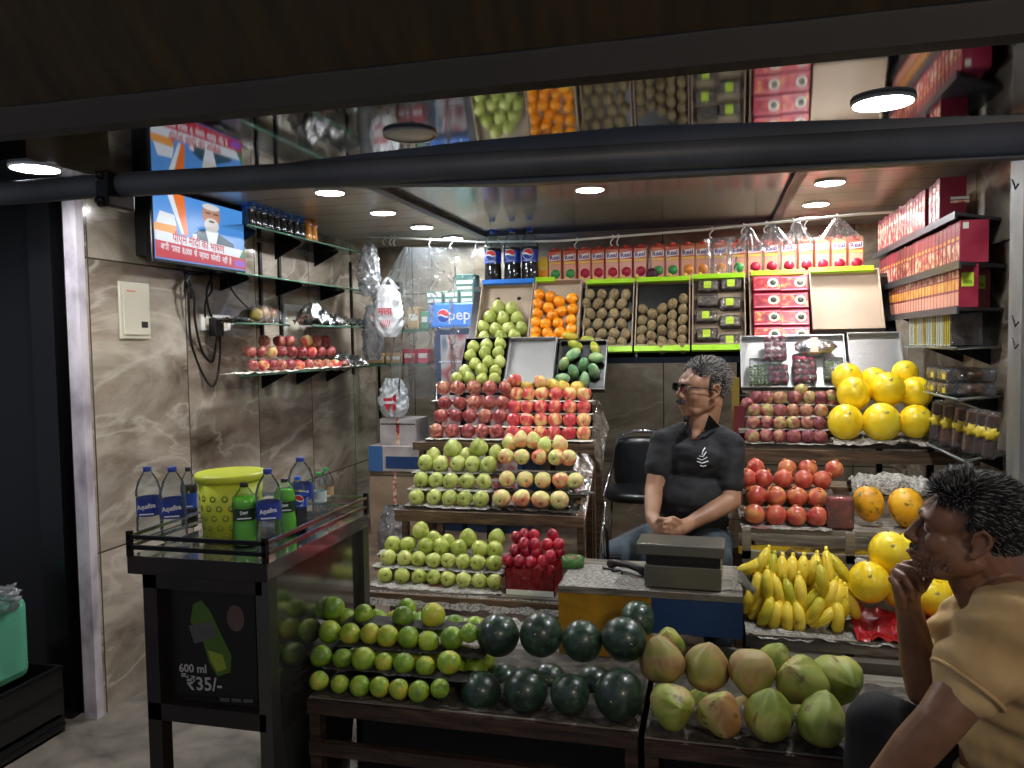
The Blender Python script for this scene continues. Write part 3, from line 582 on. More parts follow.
# ---- juice cartons
noisy('cartonred',[(0,'c84a38'),(.6,'d8664a'),(1,'e08a60')],8,2,0,.35,rnd=.2)
plain('cartonpink','e8a48a',.4); plain('cartoncap','d84a34',.35); plain('cartonwhite','f0e8e4',.4); plain('cartonpurple','5a3a78',.4)
plain('cartonorange','f2963a',.4); plain('cartongreen','3f9a4a',.4); plain('cartonyellow','f0c460',.4)
def carton(fruitmat):
    w,d,h=.038,.034,.196; m=MB(); m.box((-w,-d,0),(w,d,h),'cartonred',bev=.003)
    m.prism([(-w,-d,h-.004),(-w,d,h-.004),(-w,d*.35,h+.018),(-w,-d*.2,h+.012)],(2*w,0,0),'cartonred')
    y=-d-.0006
    m.box((-w+.004,y,.008),(w-.004,y+.0004,.118),'cartonpink')
    m.lathe([(.028,0),(.028,.0008),(0,.0008)],fruitmat,16,T=basis((.004,y-.0002,.062),(1,0,0),(0,0,1)))
    m.lathe([(.014,0),(.014,.0008),(0,.0008)],'cartonyellow',12,T=basis((-.016,y-.0006,.03),(1,0,0),(0,0,1)))
    m.prism([(-w+.003,y-.0004,.138),(w-.003,y-.0004,.146),(w-.003,y-.0004,.18),(-w+.003,y-.0004,.172)],(0,.0004,0),'cartonwhite')
    m.text('Real',.036,'cartonpurple',basis((0,y-.001,.159),(1,0,.1),(0,0,1)),bold=.001)
    m.box((-w+.004,y-.0002,.120),(w-.004,y,.134),'cartonyellow')
    return m.mesh('juice_carton')
CM={k:carton(k) for k in('crimson','cartongreen','cartonorange')}
m=MB(); m.lathe([(.015,0),(.015,.012),(.013,.014),(0,.014)],'cartoncap',14); capm=m.mesh('cap')
jx=[(556,'g'),(571,'g'),(585,'c'),(599,'c'),(612.5,'c'),(626.5,'c'),(641,'c'),(658,'g'),(673,'g'),(688,'o'),(703,'o'),(720.5,'o'),(738,'g'),(754,'c'),(771,'c'),(788,'c'),(805,'c'),(821,'c'),(838,'c'),(855,'c')]
for i,(x,c) in enumerate(jx):
    p=PZ(x,283-(x-549)*.034,zj); p=Vector((PY(x,260,4.70).x,4.70,zj))
    o=put('juice_carton',CM[{'c':'crimson','g':'cartongreen','o':'cartonorange'}[c]],None,p,(0,0,random.uniform(-.08,.08)))
    tag(o,'red juice carton with %s picture, %s in the row on top shelf'%({'c':'red fruit','g':'green fruit','o':'orange fruit'}[c],nth(i,20)),'juice carton','red juice cartons on the top shelf')
    put('cap',capm,o,(0,.0,.207))
p=Vector((PY(543,265,4.70).x,4.70,zj)); m=MB(); m.box((-.033,-.03,0),(.033,.03,.17),'cartonyellow',bev=.003); m.box((-.028,-.0306,.02),(.028,-.0302,.09),'orange'); m.box((-.028,-.0306,.11),(.028,-.0302,.15),'yellow')
tag(m.build('juice_carton',None,p),'short yellow carton between the cola bottles and the juice row','juice carton')
p=Vector((PY(652,272,4.63).x,4.635,zj+.035)); o=fruit('onion','plum',p,.072,'single dark purple onion in front of the juice cartons','onion',None,tilt=.2); o.data=o.data.copy(); plain('onionskin','43182c',.3); o.data.materials[0]=M['onionskin']
# ---- cola bottles
plain('cola','140806',.08,coat=.5); plain('pepsiblue','1c4fc0',.35); plain('capblue','2a5fd8',.35); plain('labelwhite','eef2f8',.4); plain('pepsired','d8282c',.4)
def globe(m,T,r):
    m.lathe([(r,0),(r,.0006),(0,.0006)],'labelwhite',20,T=T)
    for sgn,mt in ((1,'pepsired'),(-1,'pepsiblue2')):
        pts=[]
        for k in range(13): a=PI*k/12; pts.append((.92*r*math.cos(a),sgn*.92*r*math.sin(a),.0007))
        n=10
        low=[(-.92*r+1.84*r*k/n,(sgn*.14+.16*math.sin(2*PI*k/n))*r,.0007) for k in range(1,n)]
        poly=[(x,(max(y,sgn*.14*r+.16*r*math.sin(0)) if False else y),z) for x,y,z in pts]
        vs=[Vector(T@Vector(q)) for q in poly+low]; nrm_=(T.to_3x3()@Vector((0,0,.0004)))
        m.prism(vs,nrm_,mt)
plain('pepsiblue2','1848a8',.4)
def bottle_profile(h,r): 
    return [(0,0),(r*.7,0),(r*.95,h*.02),(r,h*.06),(r*.98,h*.3),(r*.93,h*.33),(r*.93,h*.58),(r,h*.61),(r*.98,h*.68),(r*.8,h*.8),(r*.45,h*.9),(r*.29,h*.935),(r*.29,h*.955)]
def bottle(name,label,p,h,r,liquid,fill_to,labelmat,capmat,group=None,logo=None,cat='bottle',lab=(.33,.58),rz=0,txt=None,proto={}):
    t=thing(name,label,cat,p,rz,group); key=(h,r,liquid,fill_to,labelmat,capmat,logo,txt)
    if key not in proto:
        pr=bottle_profile(h,r); m=MB(); m.lathe(pr,'petclear',20); bm_=m.mesh('bottle_shell')
        m=MB(); fl=[(x*.96,z+.001) for x,z in pr if z<=fill_to*h]; last=fl[-1]; fl+=[(last[0],fill_to*h+.002),(0,fill_to*h+.002)]; 
        lm=None
        if liquid: m.lathe(fl,liquid,20); lm=m.mesh('drink')
        m=MB(); z0,z1=lab[0]*h,lab[1]*h; m.lathe([(r*.95,z0),(r*.955,z1)],labelmat,20)
        m.f=[f for f in m.f if len(f)==4]; m.m=m.m[:len(m.f)]; m.s=m.s[:len(m.f)]
        if logo=='globe': globe(m,basis((0,-r*.97,(z0+z1)/2),(1,0,0),(0,0,1)),min(r*.62,(z1-z0)*.42))
        if txt: m.text(txt,(z1-z0)*.36,'labelwhite',basis((0,-r*1.0,(z0+z1)/2+.004),(1,0,.12),(0,0,1)),bold=.0006,sx=.75)
        m.box((-r*.55,-r*.985,z0+.006),(r*.55,-r*.955,z0+.010),'labelwhite')
        la=m.mesh('label'); m=MB(); m.lathe([(r*.33,h*.935),(r*.34,h*.94),(r*.34,h*.995),(r*.31,h),(0,h)],capmat,16); ca=m.mesh('cap'); proto[key]=(bm_,lm,la,ca)
    bm_,lm,la,ca=proto[key]; put('bottle_shell',bm_,t)
    if lm: put('drink',lm,t)
    put('label',la,t); put('cap',ca,t); return t
for i,x in enumerate((493,512.5,530)):
    p=Vector((PY(x,260,4.66).x,4.66,zj)); bottle('cola_bottle','large cola bottle with blue label, %s of three by the juice row'%['left','middle','right'][i],p,.345,.053,'cola',.66,'pepsiblue','capblue','large cola bottles on the top shelf','globe',lab=(.40,.66))
noisy('shadeprint',[(0,'2a2723'),(.5,'4a453d'),(1,'6b6558')],26,5,.5,.85)  # darker newsprint copy: shade of the gaps between fruit put into its colour
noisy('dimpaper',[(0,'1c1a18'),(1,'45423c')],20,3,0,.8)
# ================================================================== RIGHT RACKS
sf=rows('passion_fruit','passion','purple-brown passion fruit','passion fruit','passion fruits in the stepped stack','passion fruit stack',[
 ('top row',4.03,14,[757,768,780,795,809,820.5],398),
 ('second row',3.96,13.5,[754.5,767,780,793,806,820.5],410.5),
 ('third row',3.89,13.5,[753.5,767,780,793,807,819],423),
 ('bottom row',3.82,14,[752,766,779.5,793.5,807.5,820],436.5)],tilt=.8)
for x,y,lb in [(801,390,'passion fruit perched alone on top of the stack'),(747,404,'greenish passion fruit at far left edge of the stack'),(831.5,405,'greenish passion fruit squeezed against the yellow melons'),(831,396,'passion fruit at top right, behind the nearest melon')]:
    p=PY(x,y,4.05 if x!=747 else 3.98); fruit('passion_fruit','passion',p,dia(13,p),lb,'passion fruit','passion fruits lying around the stack',tilt=.8)
s4=steps_of(sf); s4=[(s[0],s[1],s[2]-.02,1.085) for s in s4]
# melon side stays on the lowest board level
stepped('fruit_rack','wooden stepped rack on right carrying passion fruits and yellow melons',[s4[0]]+[(s[0],s[1],s[2],sf[0][3]+.02) for s in s4[1:]],4.10,(s4[0][0]-.03,s4[0][1]-.02,s4[0][1]-.075),zbase=FZ)
for i,s in enumerate(s4): crumple('newspaper_sheet','newspaper strip under the %s row of passion fruits'%['bottom','third','second','top'][i],'newspaper',(s[2]+.02,s[0]-.03),(sf[0][3]+.01,s[0]+.05),s[1]+.001,'newsprint',.008,36,4,seed=i+60,group='newspaper under the passion fruits')
ml=[(845.5,422,34,3.83,'bottom left'),(881.4,422.5,37.5,3.83,'bottom middle, the largest'),(915.6,421.5,32,3.83,'bottom right'),(853.6,394,32,3.92,'middle level left'),(887.5,389.5,33.5,3.93,'middle level centre'),(915.6,393,31,3.95,'middle level right'),(847,378,29,4.03,'top left'),(873.5,381.5,27,4.05,'behind, partly hidden left of centre'),(905,374,25,4.07,'top right at the back')]
plain('melonlabel','b4ae6a',.5)
def melon(x,y,d,Y,label,group,rn):
    p=PY(x,y,Y); dd=dia(d,p); o=fruit('melon','melon',p,dd,label,'melon',group,rot=(rn.uniform(-.3,.3),rn.uniform(-.3,.3),rn.uniform(-.3,.3)))
    m=MB(); a0=.62
    n=Vector((.12,-.80,.60)).normalized(); m.lathe([(.058,0),(.058,.006),(0,.006)],'melonlabel',14,T=basis(n*.505,(1,0,0),Vector((0,.6,.8)))); m.build('sticker',o)
    o.rotation_euler=(rn.uniform(-.1,.1),rn.uniform(-.1,.1),rn.uniform(-.3,.3))
for i,(x,y,d,Y,w) in enumerate(ml): melon(x,y,d,Y,'bright yellow melon on upper right rack, '+w,'yellow melons on the upper right rack',random.Random(i))
zr=s4[0][1]
crumple('newspaper_sheet','crumpled newspaper cradling bottom row of yellow melons','newspaper',(PY(832,430,3.8).x,3.72),(1.08,4.08),0,'newsprint',.03,50,20,seed=81,fn=lambda s,t:zr+.005+.02*t,freq=12)
for y0,z0,x0_,x1_,w in ((3.95,zr+.10,.66,1.06,'middle'),(4.04,zr+.17,.62,1.02,'top')):
    pass
# steel trays with packs of berries and grapes
t,T,w,h=tray('steel_tray','steel tray holding clear packs of grapes and red fruit','tray',741,848,390,338,4.13,4.29,.03,mats=('steel','steel'))
noisy('lychee',[(0,'6c1c34'),(.5,'a83450'),(1,'c45a6c')],6,3,0,.45,rnd=.3,bump=.2)
def punnet(px,py,w,h,col,nx,ny,label,topcol=None,lift=.0):
    p=on_tray(T,.012+lift,px,py); o=thing('fruit_pack',label,'fruit pack',group=None); o.matrix_world=basis(p,(1,0,0),T.to_3x3()@Vector((0,1,0)))
    m=MB(); m.box((-w/2,-h/2,0),(w/2,h/2,.05),'wrap',bev=.008); m.build('clear_tub',o)
    r=w/nx*.5; rn=random.Random(int(px*7))
    for i in range(nx):
        for j in range(ny):
            m=('berry_'+col); key=('b',col)
            if key not in VAR: mm=MB(); mm.lathe(sph(lambda t:.5,8),col,12); VAR[key]=mm.mesh('berry')
            put('berry',VAR[key],o,(-w/2+r*(2*i+1)+rn.uniform(-.003,.003),-h/2+r*(2*j+1)+rn.uniform(-.003,.003),.022+rn.uniform(-.004,.006)),None,2*r*rn.uniform(.9,1.05))
    return o
punnet(760,375,.105,.15,'grape',6,7,'clear pack of small green grapes at left of steel tray')
punnet(777,377,.105,.10,'lychee',3,3,'clear pack of red fruit in middle of steel tray, lower')
punnet(775,352,.105,.12,'lychee',3,4,'clear pack of dark red fruit stacked above middle of tray',lift=.03)
punnet(804,374,.11,.12,'lychee',3,4,'clear pack of red fruit right of centre in tray')
punnet(833,372,.09,.12,'grape',5,6,'clear pack of green fruit beside the first yellow melon')
p=on_tray(T,.05,815,347); o=thing('foil_pack','shiny silver pack with orange label across top of tray','fruit pack'); o.matrix_world=basis(p,(1,0,.0),T.to_3x3()@Vector((0,1,0)))
m=MB(); m.lathe([(r_*.06,z) for r_,z in ((0,-.022),(.7,-.018),(1,-.004),(1,.006),(.75,.018),(0,.022))],'foil',20,T=Matrix.Diagonal((1.7,.75,1,1)),wob=lambda a,t:1+.05*math.cos(7*a)); m.build('wrapper',o)
m=MB(); m.box((-.022,-.042,.017),(.012,.042,.023),'cartonpink'); m.build('label',o)
tray('steel_tray','empty shiny steel tray behind the yellow melons','tray',851,906,390,335,4.13,4.29,.03,mats=('steel','steel'))
# ---- pomegranate level
def pomegranate(p,d,label,group='pomegranates on the middle right rack'):
    o=fruit('pomegranate','pomegranate',p,d,label,'pomegranate',group,rot=(random.uniform(-.9,.9),random.uniform(-.9,.9),random.uniform(0,6)))
    if 'crownm' not in VAR:
        m=MB(); m.lathe([(.07,.46),(.075,.5),(.12,.58),(.105,.58),(.055,.5)],'crown',12,wob=lambda a,t:1+.25*t*math.cos(6*a),cap=False); VAR['crownm']=m.mesh('crown')
    put('crown',VAR['crownm'],o)
pr=[('bottom row',3.14,20.5,[754.5,776,796.6,818],515.5),('second row',3.21,20,[756,776,797,817.5],496.5),('third row',3.28,19,[747,763,783,803.4,822],479),('back row',3.36,18,[755.6,787,808,834],468.5)]
pz=[]
for rw,Y,d,xs,y in pr:
    zc=PY(sum(xs)/len(xs),y,Y).z
    for i,x in enumerate(xs):
        q=PY(x,y,Y); q.z=zc; pomegranate(q,dia(d,q),'ripe pomegranate, %s in %s on the right-hand rack'%(nth(i,len(xs)),rw))
    pz.append((Y,zc))
z3=pz[0][1]-.041; xa3=PY(741,515,3.1).x; xb3=PY(934,515,3.1).x
t=thing('fruit_rack','wooden rack with yellow marked rails under pomegranates and papayas','rack')
for i,(Y,z) in enumerate(pz):
    m=MB(); m.box((xa3,Y-.05 if i==0 else Y-.035,z-.057 if i else z3-.016),(xb3 if i==0 else PY(835,480,3.2).x,(3.62 if i==0 else Y+.035),z-.041 if i else z3),'greywood'); m.build('shelf_board',t)
noisy('yellowwood',[(0,'3c3226'),(.45,'6a5a3c'),(.6,'c8a820'),(1,'e8c828')],4,4,1,.6,stretch=(.8,9,7))
for z0,z1,mt in ((z3-.045,z3-.018,'greywood'),(z3-.095,z3-.062,'yellowwood')):
    m=MB(); m.box((xa3-.01,3.07,z0),(xb3,3.085,z1),mt); m.build('front_rail',t)
for x in (xa3,xb3-.03):
    for Y in (3.09,3.58): m=MB(); m.box((x,Y,FZ),(x+.03,Y+.03,z3-.016),'greywood'); m.build('post',t)
crumple('newspaper_sheet','newspaper under the bottom row of pomegranates','newspaper',(xa3,3.075),(PY(832,515,3.1).x,3.17),z3+.001,'newsprint',.01,40,8,seed=91)
# red wrapped pack
p=PY(839.7,521,3.13); o=thing('fruit_pack','red fruit in shiny red film beside the first papaya','fruit pack',(p.x,3.13,z3)); m=MB(); m.box((-.045,-.025,0),(.045,.03,.12),'redpackfruit',bev=.01)
noisy('redpackfruit',[(0,'7c0c18'),(.5,'b41c28'),(1,'d84048')],30,3,0,.3,bump=.5); m.build('contents',o); m=MB(); m.box((-.048,-.03,0),(.048,.035,.125),'wrap',bev=.012); m.build('film',o)
for x,y,d,lb in ((869,504,31,'left papaya, yellow with green mottling, on right-hand rack'),(906,508,34,'right papaya, orange-yellow, partly behind the customer')):
    p=PY(x,y,3.2); dd=dia(d,p); fruit('papaya','papaya',p,dd,lb,'papaya',None,rot=(.12,.05,random.uniform(0,6)),scale=(.98,.98,.92))
pA=PY(850,480,3.4); pB=PY(928,480,3.4)
b=MB()
def bund(s,t_):
    x=pA.x+(pB.x-pA.x)*s; a=PI*t_; r=.045+.02*math.sin(PI*s)+.022*noise.noise(Vector((s*7,t_*4,2)))
    return (x,3.42-.07*math.cos(a)*(1+.2*noise.noise(Vector((s*9,t_*5,8)))),z3+.002+ .09+ r*math.sin(a)*1.1+.016*noise.noise(Vector((s*16,t_*9,5))))
b.sheet(bund,60,20,'newsprint'); b.box((pA.x,3.36,z3),(pB.x,3.48,z3+.085),'greywood'); tag(b.build('newspaper_bundle'),'loose bundle of crumpled newspaper behind the two papayas','newspaper')
b=MB(); b.box((xa3+.02,3.45,z3+.02),(.98,3.6,z3+.10),'wood'); tag(b.build('wooden_crate'),'plain wooden crate at the back behind pomegranates','crate')
# ---- banana level
zb=.52; xb0=PY(746,624,2.68).x; xb1=PY(962,640,2.68).x
t=thing('fruit_rack','low wooden rack on right with bananas and stacked melons','rack')
m=MB(); m.box((xb0,2.68,zb-.02),(xb1,3.02,zb),'greywood'); m.build('shelf_board',t)
m=MB(); m.box((xb0,2.665,zb-.03),(xb1,2.68,zb+.012),'greywood'); m.build('front_rail',t)
zbl=PY(800,548,3.0).z
for x in (xb0,PY(846,560,3).x): m=MB(); m.box((x,3.0,.25),(x+.03,3.02,zbl+.06),'greywood'); m.build('post',t)
m=MB(); m.box((xb0,3.0,zbl-.05),(xb1,3.02,zbl-.02),'greywood'); m.build('back_rail',t)
crumple('newspaper_sheet','torn newspaper spread beneath the bananas','newspaper',(xb0,2.655),(xb1,2.95),zb+.001,'newsprint',.02,70,14,seed=101,freq=16)
plain('risergrey','5a564c',.6,bump=.1,bscale=20)
def ban(par,px,py,Y,ang,L=.125,r=.0215):
    p=PY(740+px/3.938,535+py/3.938,Y)-par.location; n=9; key=('ban',round(L,3))
    if key not in VAR:
        m=MB(); pts=[];rs=[]
        for i in range(n+1):
            s=i/n-.5; pts.append((0,.028*(4*s*s)-.012,s*L)); rs.append(r*(1-(abs(2*s))**4*.55))
        m.tube(pts,rs,'banana',7); m.tube([pts[0],(0,pts[0][1]-.004,pts[0][2]-.009)],[.0095,.007],'banana_tip',7); m.tube([pts[-1],(0,pts[-1][1]+.012,pts[-1][2]+.012)],[.008,.006],'banana',7)
        VAR[key]=m.mesh('banana')
    put('banana',VAR[key],par,p,(random.uniform(-.12,.12),math.radians(ang),random.uniform(-.25,.25)))
BN=[('top bunch of bananas hanging over the pile, six in front',2.85,(180,95),[(48,122,62),(84,112,25),(124,140,6),(165,150,0),(205,150,0),(246,150,3),(288,140,14)],.105),
 ('middle bunch of yellow bananas, fingers pointing down',2.80,(190,190),[(112,215,-5),(150,232,-14),(197,250,-12),(240,238,-6),(272,262,38)],.125),
 ('small bunch of greenish bananas at left edge of pile',2.82,(50,170),[(62,205,12),(36,255,20),(66,282,28)],.10),
 ('lowest bunch of bananas resting on the newspaper',2.76,(230,290),[(103,305,22),(140,322,12),(186,330,0),(230,330,-4),(292,300,28),(328,325,52),(382,325,2)],.10),
 ('bunch of bananas at the back of the pile, mostly hidden',2.92,(200,70),[(60,170,20),(105,180,0),(150,190,0),(190,190,5),(230,190,-5),(275,190,0),(320,215,8),(365,225,-8),(400,235,-10)],.12),
 ('right-hand bunch of bananas beside the lower melons',2.79,(350,190),[(325,190,-8),(350,245,22),(378,262,14),(410,275,22),(440,275,-18)],.115),
 ('bunch of long bananas with dark crown pointing up',2.86,(372,95),[(352,165,-8),(385,185,-22),(412,165,-32)],.17)]
for lb,Y,cr,bs,L in BN:
    p=PY(740+cr[0]/3.938,535+cr[1]/3.938,Y+.04); o=thing('banana_bunch',lb,'bananas',p)
    for (a,b_,c_) in bs: ban(o,a,b_,Y,c_,L)
    m=MB(); m.tube([(-.03,.0,-.02),(0,.005,.0),(.03,0,-.02)],[.012,.016,.012],'banana_tip',7); m.build('crown',o)
for i,(x,y,d,Y,w) in enumerate([(889.5,552.6,39,2.84,'top of the lower pile'),(869,582,40,2.78,'lower left, beside the bananas'),(914,550,36,2.9,'top right, behind the customer\'s nose'),(898,588,36,2.86,'half hidden behind customer\'s hand'),(931,597,34,2.82,'bottom middle, behind customer\'s wrist'),(951,590,34,2.86,'bottom right, behind customer\'s neck')]):
    melon(x,y,d,Y,'yellow melon on the low rack, '+w,'yellow melons on the low right rack',random.Random(i+30))
plain('redplastic','9a1420',.3,bump=.6,bscale=30)
pa=PY(853,600,2.75); pb=PY(955,634,2.7)
crumple('plastic_sheet','shiny red plastic sheet crumpled below the lower melons','plastic sheet',(pa.x,2.665),(pb.x,2.86),0,'redplastic',.035,50,16,seed=111,fn=lambda s,t:zb+.012+.055*t*(1-.5*s),freq=14)
crumple('newspaper_sheet','crumpled newspaper between bananas and lower melons','newspaper',(PY(858,560,2.9).x,2.88),(PY(880,560,2.9).x,2.98),0,'newsprint',.03,20,12,seed=114,fn=lambda s,t:zb+.14+.05*t,freq=20)
# ================================================================== SELLER'S COUNTER AND RISER
xc0=PY(558,600,2.55).x; xc1=PY(743,612,2.55).x; zt=.69
struct(MB().box((xc1-.02,2.60,0),(XR,2.64,zb-.03),'risergrey').box((xc0,2.60,0),(xc1-.02,2.62,.5),'risergrey'),'trim_5')
t=thing('counter','low counter with yellow and blue front panels before seated seller','counter')
xm=PY(651,600,2.55).x; plain('panelblue','1e4274',.5,bump=.05); noisy('panelyellow',[(0,'8a6414'),(.6,'c08f1e'),(1,'cfa028')],5,5,.5,.5); add_spots('panelyellow','3a2a10',22,.66,.70)
m=MB(); m.box((xc0,2.55,zt-.02),(xc1,2.9,zt),'greywood'); m.build('top_board',t)
zpb=PY(700,637,2.55).z
m=MB(); m.box((xc0,2.556,zpb-.15),(xm,2.575,zt-.02),'panelyellow'); m.build('yellow_panel',t)
m=MB(); m.box((xm,2.556,zpb),(xc1,2.575,zt-.02),'panelblue'); m.build('blue_panel',t)
m=MB(); m.box((xc0,2.575,zpb-.15),(xc0+.02,2.9,zt-.02),'wood'); m.build('side_panel',t); m=MB(); m.box((xc1-.02,2.64,.25),(xc1,2.9,zt-.02),'wood'); m.build('side_panel',t)
crumple('newspaper_sheet','newspaper covering left end of the counter top','newspaper',(xc0+.005,2.55),(xc0+.30,2.82),zt+.001,'newsprint',.003,30,14,seed=121)
p=PZ(573,566,zt+.003); m=MB(); m.lathe([(.024,0),(.04,0),(.04,.033),(.024,.033),(.024,0)],'tapegreen',24,cap=False); m.lathe([(.022,.001),(.024,.001),(.024,.032),(.022,.032),(.022,.001)],'cardboard',24,cap=False); plain('tapegreen','4a7a38',.4); tag(m.build('tape_roll',None,p),'green roll of tape at left end of the counter','tape')
# handset and dark cord
p=PZ(628,572,zt+.004); t=thing('telephone_handset','black handset lying with its cord on the newspaper','handset',p,rz=-.6)
m=MB(); m.tube([(-.085,0,.012),(-.05,0,.022),(.0,0,.026),(.05,0,.022),(.085,0,.012)],[.016,.013,.012,.013,.016],'black',10); m.build('grip',t)
m=MB(); m.tube([(-.09+.012*k/1.0,-.03-.012*math.sin(k*1.7),.004+.002*math.cos(k)) for k in range(9)],.004,'black',6); m.build('cord',t)
p=PZ(612,565,zt); t=thing('phone_holder','upright thin black and silver bracket beside the seller\'s leg','bracket',p+Vector((-.01,.08,0)))
m=MB(); m.tube([(-.015,0,0),(-.02,.01,.10),(-.03,.015,.13)],.006,'blackmetal',8); m.box((-.03,-.002,0),(.03,.05,.006),'blackmetal'); m.build('stand',t); m=MB(); m.tube([(-.03,.0,.005),(-.038,.01,.09),(-.03,.012,.135)],.004,'chrome',8); m.build('rod',t)
# scale
pa=PZ(641,600,zt); pb=PZ(722,606,zt)
t=thing('weighing_scale','steel tabletop weighing scale with broad flat pan on counter','scale',((pa.x+pb.x)/2,2.58,zt),rz=-.03)
plain('scalesteel','7a776c',.35,.75,bump=.04,bscale=150); hw=(pb.x-pa.x)/2
m=MB(); m.box((-hw,0,.004),(hw,.22,.078),'scalesteel',bev=.004); m.build('body',t)
m=MB(); m.box((-hw*.97,.02,.078),(hw*.97,.12,.112),'black'); m.build('neck',t)
m=MB(); m.box((-hw-.025,-.01,.112),(hw+.01,.13,.15),'scalesteel',bev=.005); m.build('pan',t)
for sx in (-hw*.8,hw*.8):
    for yy in (.03,.19): m=MB(); m.lathe([(.012,0),(.01,.005)],'black',10); m.build('foot',t,(sx,yy,0))
p=PZ(742,592,zt); b=MB(); b.sheet(lambda s,t_:(-.03+.07*s,.02*math.sin(5*s),.002+.075*(1-s)*t_+.02*abs(math.sin(6*t_+3*s))),14,10,'paperwhite'); b.sheet(lambda s,t_:(-.03+.07*s,.025*math.sin(5*s)+.006,.0+.073*(1-s)*t_+.02*abs(math.sin(6*t_+3*s))),14,10,'paperwhite'); tag(b.build('tissue',None,p),'crumpled white tissue at right end of the counter','tissue')
plain('dullyellow','8a7424',.6); plain('dullred','6a1c24',.6)
# cartons behind right of the seller
for (x0_,x1_,y0_,y1_,Y,mt,lb) in ((728,752,520,548,3.55,'cardboard','brown carton behind the seller\'s elbow, lower of two'),(726,752,488,519,3.55,'cardboard','brown carton behind the seller\'s elbow, upper of two')):
    pa=PY(x0_,y1_,Y); pb=PY(x1_,y0_,Y); m=MB(); m.box((pa.x,Y,pa.z),(pb.x,Y+.2,pb.z-.002),mt,bev=.003); m.box(((pa.x+pb.x)/2-.02,Y-.001,pa.z+.002),((pa.x+pb.x)/2+.02,Y,pb.z-.004),'beigeboard'); tag(m.build('carton'),lb,'carton')
pa=PY(728,549,3.55); m=MB(); m.box((pa.x,3.55,.25),(pa.x+.12,3.75,pa.z),'wood'); tag(m.build('wooden_box'),'upright wooden box under the two brown cartons','box')
b=MB(); pa=PY(732,425,4.0); b.box((pa.x,4.0,.25),(pa.x+.035,4.03,PY(735,378,4.0).z),'dullyellow'); tag(b.build('pole'),'slim yellow pole behind the seller\'s right shoulder','pole')
b=MB(); pa=PY(734,425,3.9); b.box((pa.x,3.92,.9),(pa.x+.05,3.94,pa.z+.09),'dullred'); tag(b.build('placard'),'narrow red placard beneath the yellow pole','placard')
# ---- office chair behind
p=PY(640,494,4.05); cx=p.x; cz=p.z; cy=4.1
ch=thing('office_chair','black padded chair with bright metal frame behind the seller','chair',(cx,cy,FZ)); zs=cz-FZ
plain('vinyl','0e1214',.35,coat=.1)
bw=.17
def padshape(mb,w,h,T,th=.02):
    vs=[];n=24
    pts=[]
    for k in range(n):
        a=2*PI*k/n; c,s=math.cos(a),math.sin(a); e=.55; pts.append((w*abs(c)**e*(1 if c>0 else -1)*(1-.12*(s<0)*abs(s)),h*abs(s)**e*(1 if s>0 else -1)))
    rings=[(.0,th*1.4),(.7,th*1.3),(.93,th),(1,0),(.93,-th),(0,-th)]
    for q,z in rings: vs+= [(x*max(q,.001),y*max(q,.001),z) for x,y in pts]
    fs=[(i*n+k,i*n+(k+1)%n,(i+1)*n+(k+1)%n,(i+1)*n+k) for i in range(len(rings)-1) for k in range(n)]
    mb.add(vs,fs,'vinyl',True,T)
zbk=PY(640,467,4.3).z-FZ
m=MB(); padshape(m,bw,.165,basis((0,.22,zbk),(1,0,0),(0,.12,1))); m.build('backrest',ch)
m=MB(); padshape(m,.19,.18,basis((0,.02,zs-.01),(1,0,0),(0,1,0)),.022); m.build('seat',ch)
m=MB(); m.tube([(-bw-.03,.0,zs-.03),(-bw-.025,.2,zs+.02),(-bw-.01,.24,zbk),(-bw+.03,.25,zbk+.15),(-.06,.255,zbk+.19),(.06,.255,zbk+.19),(bw-.03,.25,zbk+.15),(bw+.01,.24,zbk),(bw+.025,.2,zs+.02),(bw+.03,0,zs-.03)],.011,'chrome',10); m.build('frame',ch)
for sx in (-1,1):
    for sy in (-.14,.17): m=MB(); m.tube([(sx*.17,sy,zs-.03),(sx*.2,sy*1.15,0)],.011,'chrome',8); m.build('leg',ch)
# ================================================================== FRONT TABLES
def table(name,label,x0,x1,y0,y1,z):
    t=thing(name,label,'table'); m=MB(); m.box((x0,y0,z-.02),(x1,y1,z),'greywood'); m.build('table_top',t)
    for (a,b_) in (((x0,y0-.012,z-.045),(x1,y0,z-.002)),((x0,y1,z-.06),(x1,y1+.015,z-.02)),((x0,y0-.01,z-.17),(x1,y0+.015,z-.13))): m=MB(); m.box(a,b_,'darkwood'); m.build('rail',t)
    for x in (x0,x1-.035):
        for y in (y0,y1-.035): m=MB(); m.box((x,y,0),(x+.035,y+.035,z-.02),'darkwood'); m.build('leg',t)
    m=MB(); m.box((x0+.03,y0+.30,.05),(x1-.03,y0+.315,z-.03),'black'); m.build('shade_sheet',t)  # added black sheet imitating the shade in the void under the open table
    m=MB(); m.box((x0+.035,y0+.0,z-.34),(x1-.035,y0+.02,z-.31),'darkwood'); m.build('rail',t)
    return t
zT=.46
table('display_table','dark wooden display table holding limes and watermelons',-1.165,-.195,2.075,2.60,zT)
table('display_table','dark wooden display table holding green coconuts',-.175,.80,2.045,2.585,zT)
